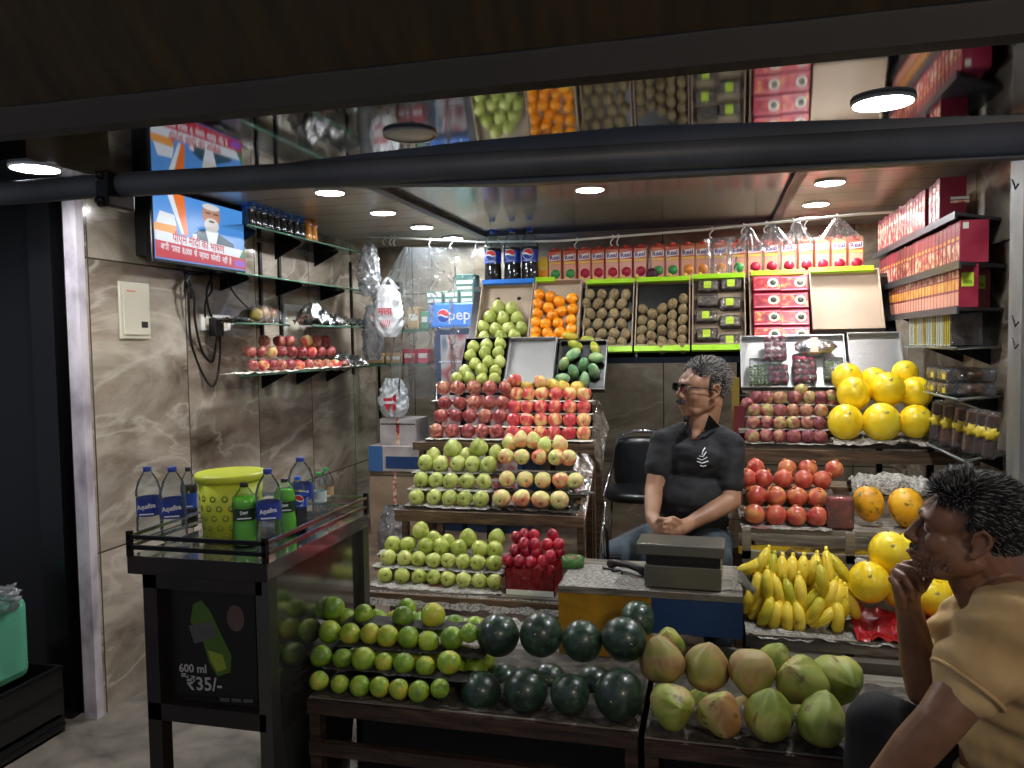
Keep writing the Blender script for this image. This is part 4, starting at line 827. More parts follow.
# sloping board below the low rack
b=MB(); b.box((-1.2,2.62,.40),(xc0-.03,2.95,.415),'greywood'); b.box((-1.2,2.93,0),(xc0-.03,2.95,.4),'greywood'); tag(b.build('wooden_board'),'bare board shelf behind the limes under lower guava rack','board')
crumple('newspaper_sheet','crumpled newspaper on board behind the back limes','newspaper',(-1.15,2.62),(xc0-.05,2.92),.416,'newsprint',.03,60,12,seed=131)
crumple('newspaper_sheet','newspaper lying on table beneath the limes','newspaper',(-1.16,2.085),(-.2,2.55),zT+.001,'shadeprint',.012,80,30,seed=133)
crumple('newspaper_sheet','newspaper lying on table beneath the coconuts','newspaper',(-.17,2.05),(.78,2.5),zT+.001,'shadeprint',.012,80,30,seed=134)
LM=lambda pts:[(290+a/5.12,585+b_/5.12,d/5.12) for a,b_,d in pts]
for rw,Y,pts in (('bottom row',2.10,[(112,490,98),(228,508,92),(340,517,104),(450,522,104),(557,533,102),(660,545,108),(768,530,98)]),
   ('second row',2.17,[(125,365,112),(243,377,104),(360,380,124),(475,397,96),(583,402,110),(693,416,100),(815,396,124)]),
   ('third row',2.25,[(172,240,120),(285,250,110),(398,250,106),(492,262,114),(607,270,112),(710,290,108),(828,272,120),(918,247,96)]),
   ('top row',2.32,[(188,120,120),(360,150,104),(578,165,114),(733,155,126)]),
   ('back row',2.42,[(70,175,90),(265,168,96),(430,172,90),(485,200,96),(600,118,98),(665,185,90),(770,222,84)])):
    pts=[(x+max(0,400-x)*.08,y,d) for x,y,d in LM(pts)]
    for i,(x,y,d) in enumerate(pts):
        p=PY(x,y,Y); 
        if rw=='bottom row': p.z=max(p.z,zT+dia(d,p)/2+.002)
        fruit('sweet_lime','lime',p,dia(d,p),'round sweet lime, %s in %s of the lime pile'%(nth(i,len(pts)),rw),'sweet lime','sweet limes piled on the front table',tilt=3)
p=PY(*LM([(918,378,60)])[0][:2],2.3); fruit('sweet_lime','lime',p,.04,'tiny lime half hidden beside the first watermelon','sweet lime',None)
for i in range(14):   # hidden filling that carries the pile
    p=Vector((-1.10+(i%7)*.066,2.26+.09*(i//7),zT+.045)); fruit('sweet_lime','lime',p,.075,'dark sweet lime in the shaded gaps inside the pile','sweet lime','sweet limes inside the pile',tilt=3)
for i in range(7):
    p=Vector((-1.08+i*.068,2.38,zT+.13)); fruit('sweet_lime','lime',p,.075,'sweet lime in the second layer inside the pile','sweet lime','sweet limes in the inner layer',tilt=3)
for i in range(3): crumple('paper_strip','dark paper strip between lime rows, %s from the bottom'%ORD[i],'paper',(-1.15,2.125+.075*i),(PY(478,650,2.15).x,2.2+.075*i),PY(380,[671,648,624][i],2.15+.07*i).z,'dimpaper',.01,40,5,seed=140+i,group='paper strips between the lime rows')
W=lambda a,b_,r:(450+a/4.876,600+b_/4.876,2*r/4.876)
plain('scar','8a8a6a',.7)
for i,(a,b_,r,Y,lb) in enumerate([(150,448,98,2.16,'dark watermelon in bottom row, leftmost beside the limes'),(370,442,108,2.14,'dark watermelon in bottom row, second from left'),(585,458,96,2.13,'smallest dark watermelon in bottom row, third from left'),(825,462,120,2.12,'big dark watermelon in bottom row beside the coconuts'),
   (235,172,104,2.27,'dark watermelon in top row, leftmost above the limes'),(445,168,106,2.25,'dark watermelon in top row, second from left'),(645,200,97,2.23,'small dark watermelon in top row, third from left'),(850,190,108,2.22,'tall dark watermelon in top row before yellow panel'),(915,95,88,2.40,'watermelon at the back, against the counter\'s yellow and blue panels'),
   (260,400,90,2.33,'watermelon in shadow behind the bottom row, left'),(480,400,90,2.33,'watermelon in shadow behind the bottom row, middle'),(700,410,90,2.32,'watermelon in shadow behind the bottom row, right')]):
    x,y,d=W(a,b_,r); p=PY(x,y,Y); dd=dia(d,p); o=fruit('watermelon','watermelon',p,dd,lb,'watermelon','watermelons on the front table',rot=(1.2+random.uniform(-.3,.3),random.uniform(-.5,.5),random.uniform(-.5,.5)))
    m=MB(); m.tube([(0,0,.525),(.01,0,.56),(.03,.01,.58)],[.02,.014,.01],'scar',7); m.build('stem',o)
CO=lambda a,b_,r:(600+a/3.657,600+b_/3.657,2*r/3.657)
for i,(a,b_,r,Y,rot,lb) in enumerate([(265,388,82,2.08,(1.2,.4,.2),'coconut in bottom row, leftmost next to big watermelon'),(440,415,82,2.08,(.5,-.2,.3),'coconut in bottom row, second from left'),(620,425,86,2.08,(.1,.05,1.2),'bright green pointed coconut in bottom row, third from left'),(815,445,90,2.08,(.3,.3,2),'green coconut in bottom row, rightmost'),
   (232,222,80,2.2,(-.1,-.3,.5),'orange-brown coconut in top row, leftmost'),(388,250,82,2.2,(.2,.1,1),'pale brown-tipped coconut in top row, second from left'),(552,262,84,2.2,(2.6,.2,.4),'brown-topped coconut in top row, middle'),(740,298,92,2.2,(.4,-.7,.3),'large green coconut in top row, second from right'),(865,290,92,2.26,(1.3,1.0,.2),'slanting coconut in top row, rightmost near customer\'s knee'),
   (250,160,58,2.34,(.3,-.4,.8),'greenish coconut at the back behind leftmost top coconut'),(640,225,62,2.36,(.2,.3,.3),'pale coconut at the back, between two top coconuts'),(350,400,70,2.3,(.2,.3,.3),'coconut in shadow behind bottom row, left'),(540,420,70,2.3,(.2,.3,.3),'coconut in shadow behind bottom row, middle'),(730,430,70,2.3,(.2,.3,.3),'coconut in shadow behind bottom row, right')]):
    x,y,d=CO(a,b_,r); p=PY(x,y,Y); dd=dia(d,p)
    o=fruit('coconut','coconut',p,dd*.98,lb,'coconut','green coconuts on the front table',rot=rot)
    if i in (4,5,6): o.data=o.data.copy(); o.data.materials[0]=M['coconut_brown']
# ================================================================== LEFT WALL
XS=XL+.0
# television, parallel to the wall on a deep bracket
xs=XL+.105; a=PX(153,262,xs); b_=PX(246,270,xs); y0,y1=a.y,b_.y; z0=(a.z+b_.z)/2-.0; z1=z0+(y1-y0)*.585
z1=min(z1,2.205)
tv=thing('television','wall-mounted television showing a news broadcast with Hindi captions','television',(xs,(y0+y1)/2,z0),rz=PI/2)
# local axes: x -> +Y world, y -> -X world (into wall), z up
W_=y1-y0; H_=z1-z0; w=W_/2
plain('tvblack','0a0a0c',.25)
m=MB(); m.box((-w,.0,-.012),(w,.035,H_),'tvblack',bev=.006); m.box((-w+.02,.03,.02),(w-.02,.10,H_-.02),'black'); m.build('casing',tv)
m=MB(); m.box((-w*.5,.06,H_*.3),(w*.5,.105,H_*.7),'blackmetal'); m.build('bracket',tv)
def emi(name,col,s=1.0):
    m=plain(name,col,.3,emit=s); m.node_tree.nodes['Principled BSDF'].inputs['Base Color'].default_value=(.01,.01,.01,1)
for n,c in (('s_blue','4f94e0'),('s_orange','e8742c'),('s_white','dfe6ee'),('s_red','c01c34'),('s_skin','b9836a'),('s_hair','d8d4d0'),('s_vest','1e4a5e'),('s_dark','4a3a34'),('s_gold','e89a3c'),('s_purple','8a4ac8'),('s_green','1e7a4a')): emi(n,c,.42)
scr=MB(); sw=w-.012; sh=H_-.02; S=lambda u_,v:(-sw+2*sw*u_,-.0005,.006+sh*v)
def quad(pts,mt,lay): scr.prism([Vector(S(*p))+Vector((0,-.0006*lay,0)) for p in pts],(0,-.0004,0),mt)
def ell(cu,cv,ru,rv,mt,lay,n=22,a0=0,a1=2*PI): quad([(cu+ru*math.cos(a0+(a1-a0)*k/n),cv+rv*math.sin(a0+(a1-a0)*k/n)) for k in range(n+ (0 if a1-a0>6 else 1))],mt,lay)
quad([(0,0),(1,0),(1,1),(0,1)],'s_blue',1)
quad([(.19,1),(.31,1),(.34,.42),(.30,.40)],'s_orange',2); quad([(.13,1),(.19,1),(.30,.42),(.27,.42)],'s_white',2)
quad([(.0,.38),(.22,.38),(.22,.56),(.1,.6),(0,.5)],'s_gold',2); quad([(.02,.52),(.22,.52),(.2,.68),(.06,.7)],'s_white',3)
quad([(.40,.30),(.88,.30),(.86,.42),(.74,.5),(.66,.56),(.50,.56),(.41,.48)],'s_vest',2); quad([(.53,.56),(.68,.56),(.64,.3),(.57,.3)],'s_white',3); quad([(.38,.3),(.44,.3),(.43,.47),(.38,.44)],'s_white',3)
ell(.60,.80,.105,.175,'s_skin',4); ell(.60,.645,.085,.115,'s_hair',5); ell(.60,.72,.06,.03,'s_hair',6); ell(.60,.705,.035,.018,'s_dark',7)
ell(.60,.93,.10,.05,'s_hair',5); ell(.56,.83,.034,.014,'s_dark',6); ell(.65,.83,.034,.014,'s_dark',6); ell(.60,.77,.022,.022,'s_dark',4); quad([(.59,.84),(.615,.84),(.625,.76),(.58,.76)],'s_skin',7)
quad([(0,.27),(1,.20),(1,.34),(0,.41)][::-1],'s_white',8); quad([(0,.02),(1,.02),(1,.20),(0,.27)][::-1],'s_red',9); quad([(.86,.06),(.985,.06),(.985,.15),(.86,.16)],'s_purple',10); quad([(.92,.2),(1,.2),(1,.42)],'s_green',9)
def st(txt,u_,v,size,mt,lay,sx=1): scr.text(txt,size,mt,basis(Vector(S(u_,v))+Vector((0,-.0006*lay-.0006,0)),(1,0,-.04),(0,0,1)),ext=.0002,sx=sx,bold=.0008)
st('पीएम मोदी का भाषण',.45,.315,.052,'s_red',10,.95); st('अभी  भारत  8,000  से  ज्यादा  कोविड  नहीं  है',.43,.15,.038,'s_white',11,.8)
scr.build('screen',tv)
# electrical panel box
a=PX(117,281,XL); c=PX(149,339,XL)
t=thing('fuse_box','cream flush fuse box with small black window on marble wall','fuse box',(XL,(a.y+c.y)/2,(a.z+c.z)/2),rz=PI/2); hw=(c.y-a.y)/2; hh=(a.z-c.z)/2
plain('cream','cfc9b4',.45); m=MB(); m.box((-hw,-.012,-hh),(hw,.0,hh),'cream',bev=.003); m.build('frame',t); m=MB(); m.box((-hw*.84,-.017,-hh*.86),(hw*.84,-.012,hh*.88),'cream',bev=.002); m.build('door',t)
m=MB(); m.box((hw*.3,-.0185,-hh*.6),(hw*.72,-.017,-hh*.38),'black'); m.build('window',t); m=MB(); m.box((-hw*.65,-.018,hh*.66),(-hw*.05,-.017,hh*.70),'cartonred'); m.build('maker_mark',t)
# socket, adapter, switch plate
def plate(px0,px1,py0,py1,name,label,cat,n=2):
    a=PX(px0,py0,XL); c=PX(px1,py1,XL); t=thing(name,label,cat,(XL,(a.y+c.y)/2,(a.z+c.z)/2),rz=PI/2); hw=(c.y-a.y)/2; hh=(a.z-c.z)/2
    m=MB(); m.box((-hw,-.012,-hh),(hw,0,hh),'white',bev=.003); m.build('cover_plate',t)
    for i in range(n): m=MB(); m.box((-hw*.8+i*1.6*hw/n+.004,-.0145,-hh*.62),(-hw*.8+(i+1)*1.6*hw/n-.004,-.012,hh*.62),'cream',bev=.001); m.build('switch',t)
    return t
plate(199,229,314,331,'socket_plate','white wall socket plate below the television','socket',3)
plate(283,302,304,338,'switch_plate','tall white switch plate between the glass shelves','switch',2)
a=PX(216,327,XL+.03); t=thing('power_adapter','black plug-in power adapter hanging from wall socket','adapter',(XL,a.y,a.z),rz=PI/2); m=MB(); m.box((-.035,-.055,-.045),(.035,-.012,.045),'black',bev=.006); m.build('housing',t)
m=MB(); m.tube([(.0,-.035,-.045),(0,-.035,-.07)],.006,'black',8); m.build('strain_relief',t)
def cable(pts,label,r=.006,X=XL+.03):
    ps=[PX(x,y,X+ (.03*math.sin(i*1.3))) for i,(x,y) in enumerate(pts)]
    # smooth
    out=[]
    for i in range(len(ps)-1):
        p0=ps[max(i-1,0)];p1=ps[i];p2=ps[i+1];p3=ps[min(i+2,len(ps)-1)]
        for k in range(6):
            q=k/6; out.append(.5*((2*p1)+(p2-p0)*q+(2*p0-5*p1+4*p2-p3)*q*q+(3*p1-p0-3*p2+p3)*q**3))
    out.append(ps[-1]); b=MB(); b.tube(out,r,'cable',7); return tag(b.build('cable'),label,'cable')
cable([(184,270),(188,290),(189,310),(191,340),(200,368),(211,386),(217,378),(220,355),(220,336)],'longest black cable looping down from television to socket')
cable([(186,272),(194,295),(195,320),(202,350),(212,362),(216,345),(217,335)],'black cable making shorter loop beside the longest one')
cable([(214,272),(207,290),(208,305),(212,318)],'short black cable from television straight to the socket')
cable([(210,272),(212,290),(206,300),(205,318)],'short black cable crossing another above the socket',.005)
cable([(224,272),(232,290),(245,305),(262,318),(274,322)],'black cable sagging from television towards small glass shelf',.005)
cable([(190,275),(186,282),(193,292),(187,285),(191,298)],'tangled knot of thin cable just under the television',.009)
# glass shelves
def gshelf(pts,z,label,brackets=True,th=.008,grp=None,bz=.09):
    t=thing('glass_shelf',label,'shelf'); m=MB(); m.prism([(x,y,z-th) for x,y in pts],(0,0,th),'glass'); m.build('glass_pane',t)
    m=MB(); fr=pts[1:-1] if len(pts)>4 else [pts[1],pts[2]]
    m.tube([(x,y,z-th/2) for x,y in fr],th*.62,'glass_edge',6); m.build('polished_edge',t)
    if brackets:
        ya,yb=pts[0][1],pts[-1][1]
        for f_ in (.15,.5,.85) if yb-ya>1 else ((.3,.7)):
            y=ya+(yb-ya)*f_; s=1 if pts[1][0]>pts[0][0] else -1
            m=MB(); m.prism([(pts[0][0],y,z-th),(pts[0][0]+s*.17,y,z-th),(pts[0][0]+s*.16,y,z-th-.012),(pts[0][0],y,z-th-bz)],(0,.006,0),'blackmetal'); m.build('bracket',t)
    return t
XF=XL+.25
zA=PX(300,237,XF).z; ya=PX(247,222,XF).y; yb=PX(364,254,XF).y
gshelf([(XL,ya),(XF,ya),(XF,yb),(XL,yb)],zA,'upper long glass shelf with soft drink bottles on left wall')
zB=PX(300,281,XF).z; gshelf([(XL,ya-.1),(XF,ya-.1),(XF,yb+.1),(XL,yb+.1)],zB,'empty long glass shelf below the bottle shelf',bz=.06)
zE=PX(300,371,XF).z; ye0=PX(241,374,XF).y; ye1=PX(372,367,XF).y
gshelf([(XL,PX(244,360,XL).y),(XF,ye0),(XF,ye1),(XL,ye1)],zE,'lowest glass shelf carrying rows of red apples')
zC=PX(258,323,XF).z; c0=PX(240,322,XF).y; c1=PX(291,322,XF-.08).y
gshelf([(XL,PX(233,322,XL).y),(XF-.05,c0+.03),(XF,c0+.1),(XF,c1-.25),(XF-.06,c1-.05),(XL,c1)],zC,'short rounded glass shelf with wrapped fruit near the socket',False)
d0=PX(305,325,XF).y; d1=PX(371,327,XF).y; zD=PX(340,326,XF).z
gshelf([(XL,PX(306,325,XL).y),(XF,d0+.08),(XF,d1),(XL,d1)],zD,'short glass shelf with foil parcels, right of the switch plate',False)
for i,(px) in enumerate((262,281,352)):
    p=PX(px,300,XL+.01); m=MB(); m.box((XL,p.y-.012,1.45 if i<2 else 1.3),(XL+.012,p.y+.012,zA-.02),'blackmetal'); t=tag(m.build('shelf_rail'),['dark slotted wall rail between television and tall switch plate','dark slotted wall rail directly above the tall switch plate','dark slotted wall rail at the rear end of glass shelves'][i],'rail')
# soft drink bottles
plain('orangedrink','f09014',.15,coat=.4); plain('greencap','2eae4a',.4); plain('bluelab','3a86e8',.35)
xb=[251,257,263,269.5,276,282.5,289,295.5,301]
for j,X in enumerate((XF-.045,XF-.115)):
    for i,x in enumerate(xb):
        p=PX(x,231,X); bottle('soda_bottle','small cola bottle with blue top, %s in the %s row by the television'%(nth(i,9),['front','back'][j]),Vector((X,p.y if j==0 else PX(x,231,XF-.045).y+.075,zA)),.165,.0235,'cola',.62,'bluelab','capblue','small cola bottles on the glass shelf',None,'bottle',lab=(.55,.8),rz=PI/2)
for i,x in enumerate((307,312.5)):
    p=PX(x,232,XF-.045); bottle('soda_bottle','orange drink bottle with green cap, %s of two'%['left','right'][i],Vector((XF-.045,p.y,zA)),.165,.029,'orangedrink',.8,'orangedrink','greencap','orange drink bottles on the glass shelf',None,lab=(.5,.6),rz=PI/2)
# apples on the lowest shelf
for rw,X,xs_,y,d in (('front row',XF-.04,[253,263.5,272,281,290,299,308.5,318,327,336,344],365,12.5),('middle row',XF-.10,[250,261,271,281,291.5,301.7,311,320,330],352,13),('top row',XF-.12,[264,279,289,306.6,315,325],341,13)):
    for i,x in enumerate(xs_):
        p=PX(x,y,X); dd=dia(d,p); fruit('apple','apple_dark' if (i*7+len(rw))%4 else 'apple',p,dd*.96,'%s apple, %s in %s on wall glass shelf'%('dark red' if (i*7+len(rw))%4 else 'yellow-streaked red',nth(i,len(xs_)),rw),'apple','apples on the wall glass shelf',tilt=.6)
def crx(label,px0,px1,z,mat,X0,X1,h,seed,name='foil_sheet',cat='foil',amp=.02):
    y0=PX(px0,360,XF).y;y1=PX(px1,360,XF).y
    return crumple(name,label,cat,(X0,y0),(X1,y1),z,mat,amp,16,50,seed=seed,fn=lambda s,t:z+.003+h*math.sin(PI*s)*(.6+.4*math.sin(9*t+seed)),freq=20)
crx('white paper edging beneath the apples on wall glass shelf',242,368,zE,'paperwhite',XL+.12,XF+.012,.004,3,'paper_sheet','paper',.012)
crx('heap of silver foil at rear end of apple shelf',342,368,zE,'foil',XL+.05,XF,.07,4,amp=.04)
crx('crumpled foil parcel, larger, on the short rear glass shelf',330,369,zD,'foil',XL+.05,XF,.05,5,amp=.04)
crx('upright foil parcel at front end of short rear shelf',320,334,zD,'foil',XL+.08,XF,.11,6,amp=.05)
crx('foil tray under wrapped fruit on rounded glass shelf',250,284,zC,'foil',XL+.06,XF-.01,.012,7,amp=.03)
for i,(x,k) in enumerate(((256,'apple_gold'),(264,'pear'),(271,'apple'))):
    p=PX(x,314,XF-.07); fruit('apple' if k!='pear' else 'pear',k,p,.066,['golden apple on the rounded glass shelf, left of three fruits','pale pear on the rounded glass shelf, middle of three fruits','red apple on the rounded glass shelf, right of three fruits'][i],'fruit',None)
b=MB(); y0=PX(248,315,XF-.06).y; y1=PX(276,315,XF-.06).y
b.sheet(lambda s,t:(XF-.13+.14*t,y0+(y1-y0)*s,zC+.01+.085*math.sin(PI*t)**.5*(.7+.3*math.sin(PI*s))+.008*noise.noise(Vector((s*9,t*9,1)))),24,12,'wrap'); tag(b.build('cling_film'),'clear film stretched over three fruits on rounded shelf','film')
# ================================================================== RIGHT WALL SHELVES
XG=.90
def rshelf(z,y0,y1,label,mat='blackmetal',th=.012,cut=.22):
    t=thing('glass_shelf' if mat=='glass' else 'wall_shelf',label,'shelf'); m=MB(); m.prism([(XR,y0+cut,z-th),(XG,y0,z-th),(XG,y1,z-th),(XR,y1,z-th)],(0,0,th),mat); m.build('shelf_board' if mat!='glass' else 'glass_pane',t)
    if mat!='glass': m=MB(); m.box((XG-.008,y0,z-th-.012),(XG,y1,z+.004),mat); m.build('front_lip',t)
    else: m=MB(); m.tube([(XR,y0+cut,z-th/2),(XG,y0,z-th/2),(XG,y1,z-th/2)],.006,'greyedge',6); m.build('polished_edge',t)
    for f_ in (.2,.8): y=y0+cut+(y1-y0-cut)*f_; m=MB(); m.prism([(XR,y,z-th),(XR-.16,y,z-th),(XR,y,z-th-.07)],(0,.008,0),'blackmetal'); m.build('bracket',t)
    return t
plain('greyedge','8a928e',.2,0,.6); plain('shelfgrey','3a3e44',.4,.3)
Z1=PX(957,212,XG).z; Z2=PX(965,260,XG).z; Z3=PX(959,307,XG).z; Z4_=PX(930,346,XG).z; Z5=PX(935,393,XG).z; Z6=PX(941,449,XG).z
rshelf(Z1,3.34,4.93,'upper dark shelf of red boxes on right wall','shelfgrey'); rshelf(Z2,3.28,4.88,'second dark shelf of red boxes on right wall','shelfgrey',.014); rshelf(Z3,3.30,4.80,'third dark shelf holding striped red boxes on right wall','shelfgrey')
rshelf(Z4_,3.32,4.15,'glass shelf with standing date packs on right wall','glass'); rshelf(Z5,3.30,3.78,'small glass shelf with stacked fruit packs on right wall','glass'); rshelf(Z6,3.22,3.74,'lowest glass shelf with brown packs on right wall','glass')
noisy('boxred',[(0,'68142a'),(.6,'8c2038'),(1,'a03448')],6,3,0,.35,rnd=.3)
noisy('boxprint',[(0,'8c1c30'),(.45,'b84a4c'),(.6,'e0b090'),(1,'f0dcc8')],34,3,0,.35,rnd=.15)
noisy('boxstripe',[(0,'d87a30'),(1,'f0c060')],20,2,0,.4,rnd=.15)
def rbox(kind,h,th):
    d=.034 if kind=='c' else .05; m=MB(); m.box((-d,-th/2+.0008,0),(d,th/2-.0008,h),'boxred',bev=.0015); xf=-d-.0006
    if kind=='a': m.box((xf,-th*.38,h*.12),(-d,th*.38,h*.88),'boxprint'); m.box((xf-.0004,-th*.3,h*.62),(xf,th*.3,h*.72),'sticker')
    elif kind=='b': m.box((xf,-th*.40,h*.08),(-d,th*.40,h*.5),'boxprint'); m.box((xf-.0004,-th*.3,h*.55),(xf,th*.3,h*.63),'boxstripe')
    else: m.box((xf,-th*.44,h*.42),(-d,th*.44,h*.66),'boxstripe'); m.box((xf,-th*.44,h*.70),(-d,th*.44,h*.95),'boxprint'); m.box((xf,-th*.44,h*.05),(-d,th*.44,h*.36),'cartonpink')
    if kind=='c': m.box((-d*.75,-th/2-.001,h*.48),(d*.5,-th/2,h*.8),'lime_label'); m.box((-d*.6,-th/2-.0016,h*.54),(d*.35,-th/2-.001,h*.62),'lime_label2')
    if kind=='b': m.box((-d*.8,-th/2-.001,h*.8),(-d*.4,-th/2,h*.95),'sticker')
    if kind=='a': m.box((-.01,-th/2-.001,h*.5),(.06,-th/2,h*.56),'sticker'); m.box((-.01,-th/2-.001,h*.42),(.06,-th/2,h*.48),'boxprint')
    return m.mesh('fruit_box')
for rw,z,h,kind,y0,n,th in (('upper',Z1,.185,'a',PX(939,207,XG+.01).y,22,.057),('second',Z2,.165,'b',PX(959,257,XG+.01).y,26,.057),('third',Z3,.165,'c',PX(958,307,XG+.01).y,27,.05)):
    me=rbox(kind,h,th)
    for i in range(n):
        if rw=='upper' and i in (3,): continue
        o=put('fruit_box',me,None,(XG+.012+(.034 if kind=='c' else .05),y0+th*(i+.5)+.002*i*.0,z),(0,0,random.uniform(-.015,.015)),(1,.97,1 if kind=='c' else random.uniform(.94,1)))
        tag(o,'red cardboard box, %s counting from the front on the %s right wall shelf'%(ORD[i] if i<20 else 'deep rear', rw) if i<20 else 'red cardboard box in the rear end of the %s right wall shelf'%rw,'box','red boxes on the %s right wall shelf'%rw)
o=put('fruit_box',rbox('c',.165,.05),None,(XG+.145,3.58,Z3),None,(1.1,1,1)); tag(o,'striped red box with lime label standing loose at shelf front','box')
# date packs leaning on the glass shelf
plain('packyellow','d8c03a',.45); noisy('dates',[(0,'33241a'),(.5,'5e4634'),(1,'86684a')],30,3,0,.4,rnd=.2,bump=.4)
def dpack(yellow):
    m=MB(); m.box((-.07,-.014,.004),(.03,.014,.118),'dates',bev=.006); m.box((-.075,-.017,0),(.04,.017,.13),'wrap',bev=.004)
    m.box((-.078,-.016,.002),(-.0755,.016,.006),'sticker')
    for k in (-1,1): m.box((-.0785,k*.013-.002,.0),(-.0755,k*.013+.002,.128),'packyellow' if yellow else 'sticker')
    return m.mesh('date_pack')
DP=[dpack(0),dpack(1)]
for i in range(13):
    y=3.46+i*.052; o=put('date_pack',DP[i%3==1 or i in(0,)],None,(XG+.085,y,Z4_+.001),(-.06,0,0)); tag(o,'clear date pack standing on glass shelf, %s from the front'%ORD[i],'fruit pack','date packs on the right glass shelf')
for i,(dz,dy) in enumerate(((0,0),(.055,0.0),(0,.17),(.055,.17))):
    m=MB(); m.lathe([(0,0),(.045,.004),(.05,.025),(.04,.042),(0,.046)],'dates',18,T=Matrix.Translation((.02,-.04,.005))); m.build if 0 else None
    t=thing('fruit_pack','flat clear pack of dark fruit, %s %s on small glass shelf'%(['lower','upper'][i%2],['front','rear'][i//2]),'fruit pack',(XG+.07,3.50+dy,Z5+dz),group='flat packs on the small glass shelf'); m.build('contents',t)
    m=MB(); m.box((-.075,-.078,0),(.10,.078,.05),'wrap',bev=.01); m.build('clear_tub',t); m=MB(); m.box((-.0765,-.05,.01),(-.075,-.01,.03),'packyellow'); m.build('label',t)
noisy('jaggery',[(0,'5a2c14'),(.5,'84461e'),(1,'a8662c')],8,3,0,.45,rnd=.2)
for i in range(6):
    t=thing('snack_pack','tall brown stick pack with yellow band, %s from the front'%ORD[i],'snack pack',PZ([934,945,957,968,979,988][i],[441,445,449,453,456,459][i],Z6),rot=(0,.10,-.3+random.uniform(-.2,.2)),group='brown packs on the lowest glass shelf')
    m=MB(); m.box((-.02,-.018,.005),(.02,.018,.165),'jaggery',bev=.009); m.build('contents',t); m=MB(); m.box((-.024,-.022,0),(.024,.022,.178),'wrap',bev=.01); m.build('film',t)
    m=MB(); m.box((-.0252,-.0232,.085),(.0252,.0232,.105),'packyellow',bev=.002); m.lathe([(.024,0),(.024,.001),(0,.001)],'packyellow',18,T=basis((0,-.0245,.095),(1,0,0),(0,0,1)),wob=lambda a,t:1+.25*math.cos(6*a)); m.build('yellow_band',t)
# hooks on the right channel
for i,y in enumerate((300,345,372)):
    p=PY(1012,[186,322,344][i],2.93); m=MB(); m.tube([p+Vector((0,0,.02)),p+Vector((0,-.02,0)),p+Vector((0,-.03,-.015)),p+Vector((.006,-.04,.0))],.003,'blackmetal',6); tag(m.build('hook'),'small black hook on grey channel at right, %s of three'%['highest','middle','lowest'][i],'hook')
# ================================================================== REAR LEFT: FRIDGE, CARTONS, BAGS
fx0=PY(432,340,4.95).x; fx1=fx0+.62; fz=PY(455,303,4.95).z
t=thing('drinks_fridge','tall drinks fridge with blue Pepsi sign behind plastic curtain','fridge',(fx0,4.95,FZ)); fw=fx1-fx0; fh=fz-FZ
plain('fridgeblue','26456a',.35); plain('signblue','3a7ad0',.35,emit=.25); noisy('goods',[(0,'8c2430'),(.35,'c8b8b0'),(.55,'b84a50'),(.75,'d8d0c8'),(1,'6a7a8a')],5,1,0,.5,stretch=(1.5,1,.9))
m=MB(); m.box((0,.03,0),(fw,.48,fh-.22),'fridgeblue',bev=.01); m.build('cabinet',t)
s0=PY(455,327,4.95).z-FZ; m=MB(); m.box((-.01,-.03,s0),(fw,.2,fh),'signblue',bev=.012)
cxx=PY(442,316,4.92).x-fx0; czz=PY(442,316,4.92).z-FZ
globe(m,basis((cxx+.01,-.0305,czz),(1,0,0),(0,0,1)),.045); m.text('pepsi',.105,'labelwhite',basis((PY(461,316,4.92).x-fx0+.02,-.0312,czz+.004),(1,0,0),(0,0,1)),bold=.0015)
m.build('sign',t)
m=MB(); m.box((.02,.0,.06),(fw-.02,.03,s0-.01),'fridgeblue',bev=.004); m.build('door',t); d_=m
m=MB(); m.box((.06,-.002,.12),(fw-.05,.002,s0-.05),'goods'); gl=m.build('door_glass',t)
m=MB(); 
for k in range(4): m.box((.05,-.004,.35+.26*k),(fw-.04,.0,.36+.26*k),'labelwhite')
m.build('shelf_strip',t)
m=MB(); m.tube([(.035,-.03,.5),(.035,-.03,1.0)],.01,'chrome',8); m.build('handle',t)
# packs on top of fridge
plain('packgreen','5a8a6c',.5); plain('packteal','3a7a6c',.5)
for i,(x0_,x1_,y0_,y1_,mt,Y) in enumerate(((426,443,289,303,'packgreen',4.97),(444,459,289,303,'packgreen',4.97),(460,474,289,303,'packgreen',4.97),(455,474,265,281,'packteal',5.05))):
    pa=PY(x0_,y1_,Y);pb=PY(x1_,y0_,Y); zb_=fz if i<3 else fz+.085; m=MB(); m.box((pa.x,Y,zb_),(pb.x-.004,Y+.14,zb_+(.08 if i<3 else .11)),mt,bev=.006); m.box((pa.x+.01,Y-.001,zb_+.045),(pb.x-.014,Y,zb_+.07),'labelwhite'); m.box((pa.x+.01,Y-.001,zb_+.008),(pb.x-.014,Y,zb_+.03),'paperwhite')
    tag(m.build('carton'),['green and white pack on fridge top, left of three','green and white pack on fridge top, middle of three','green and white pack on fridge top, right of three','teal pack on top of the green packs above the fridge'][i],'carton')
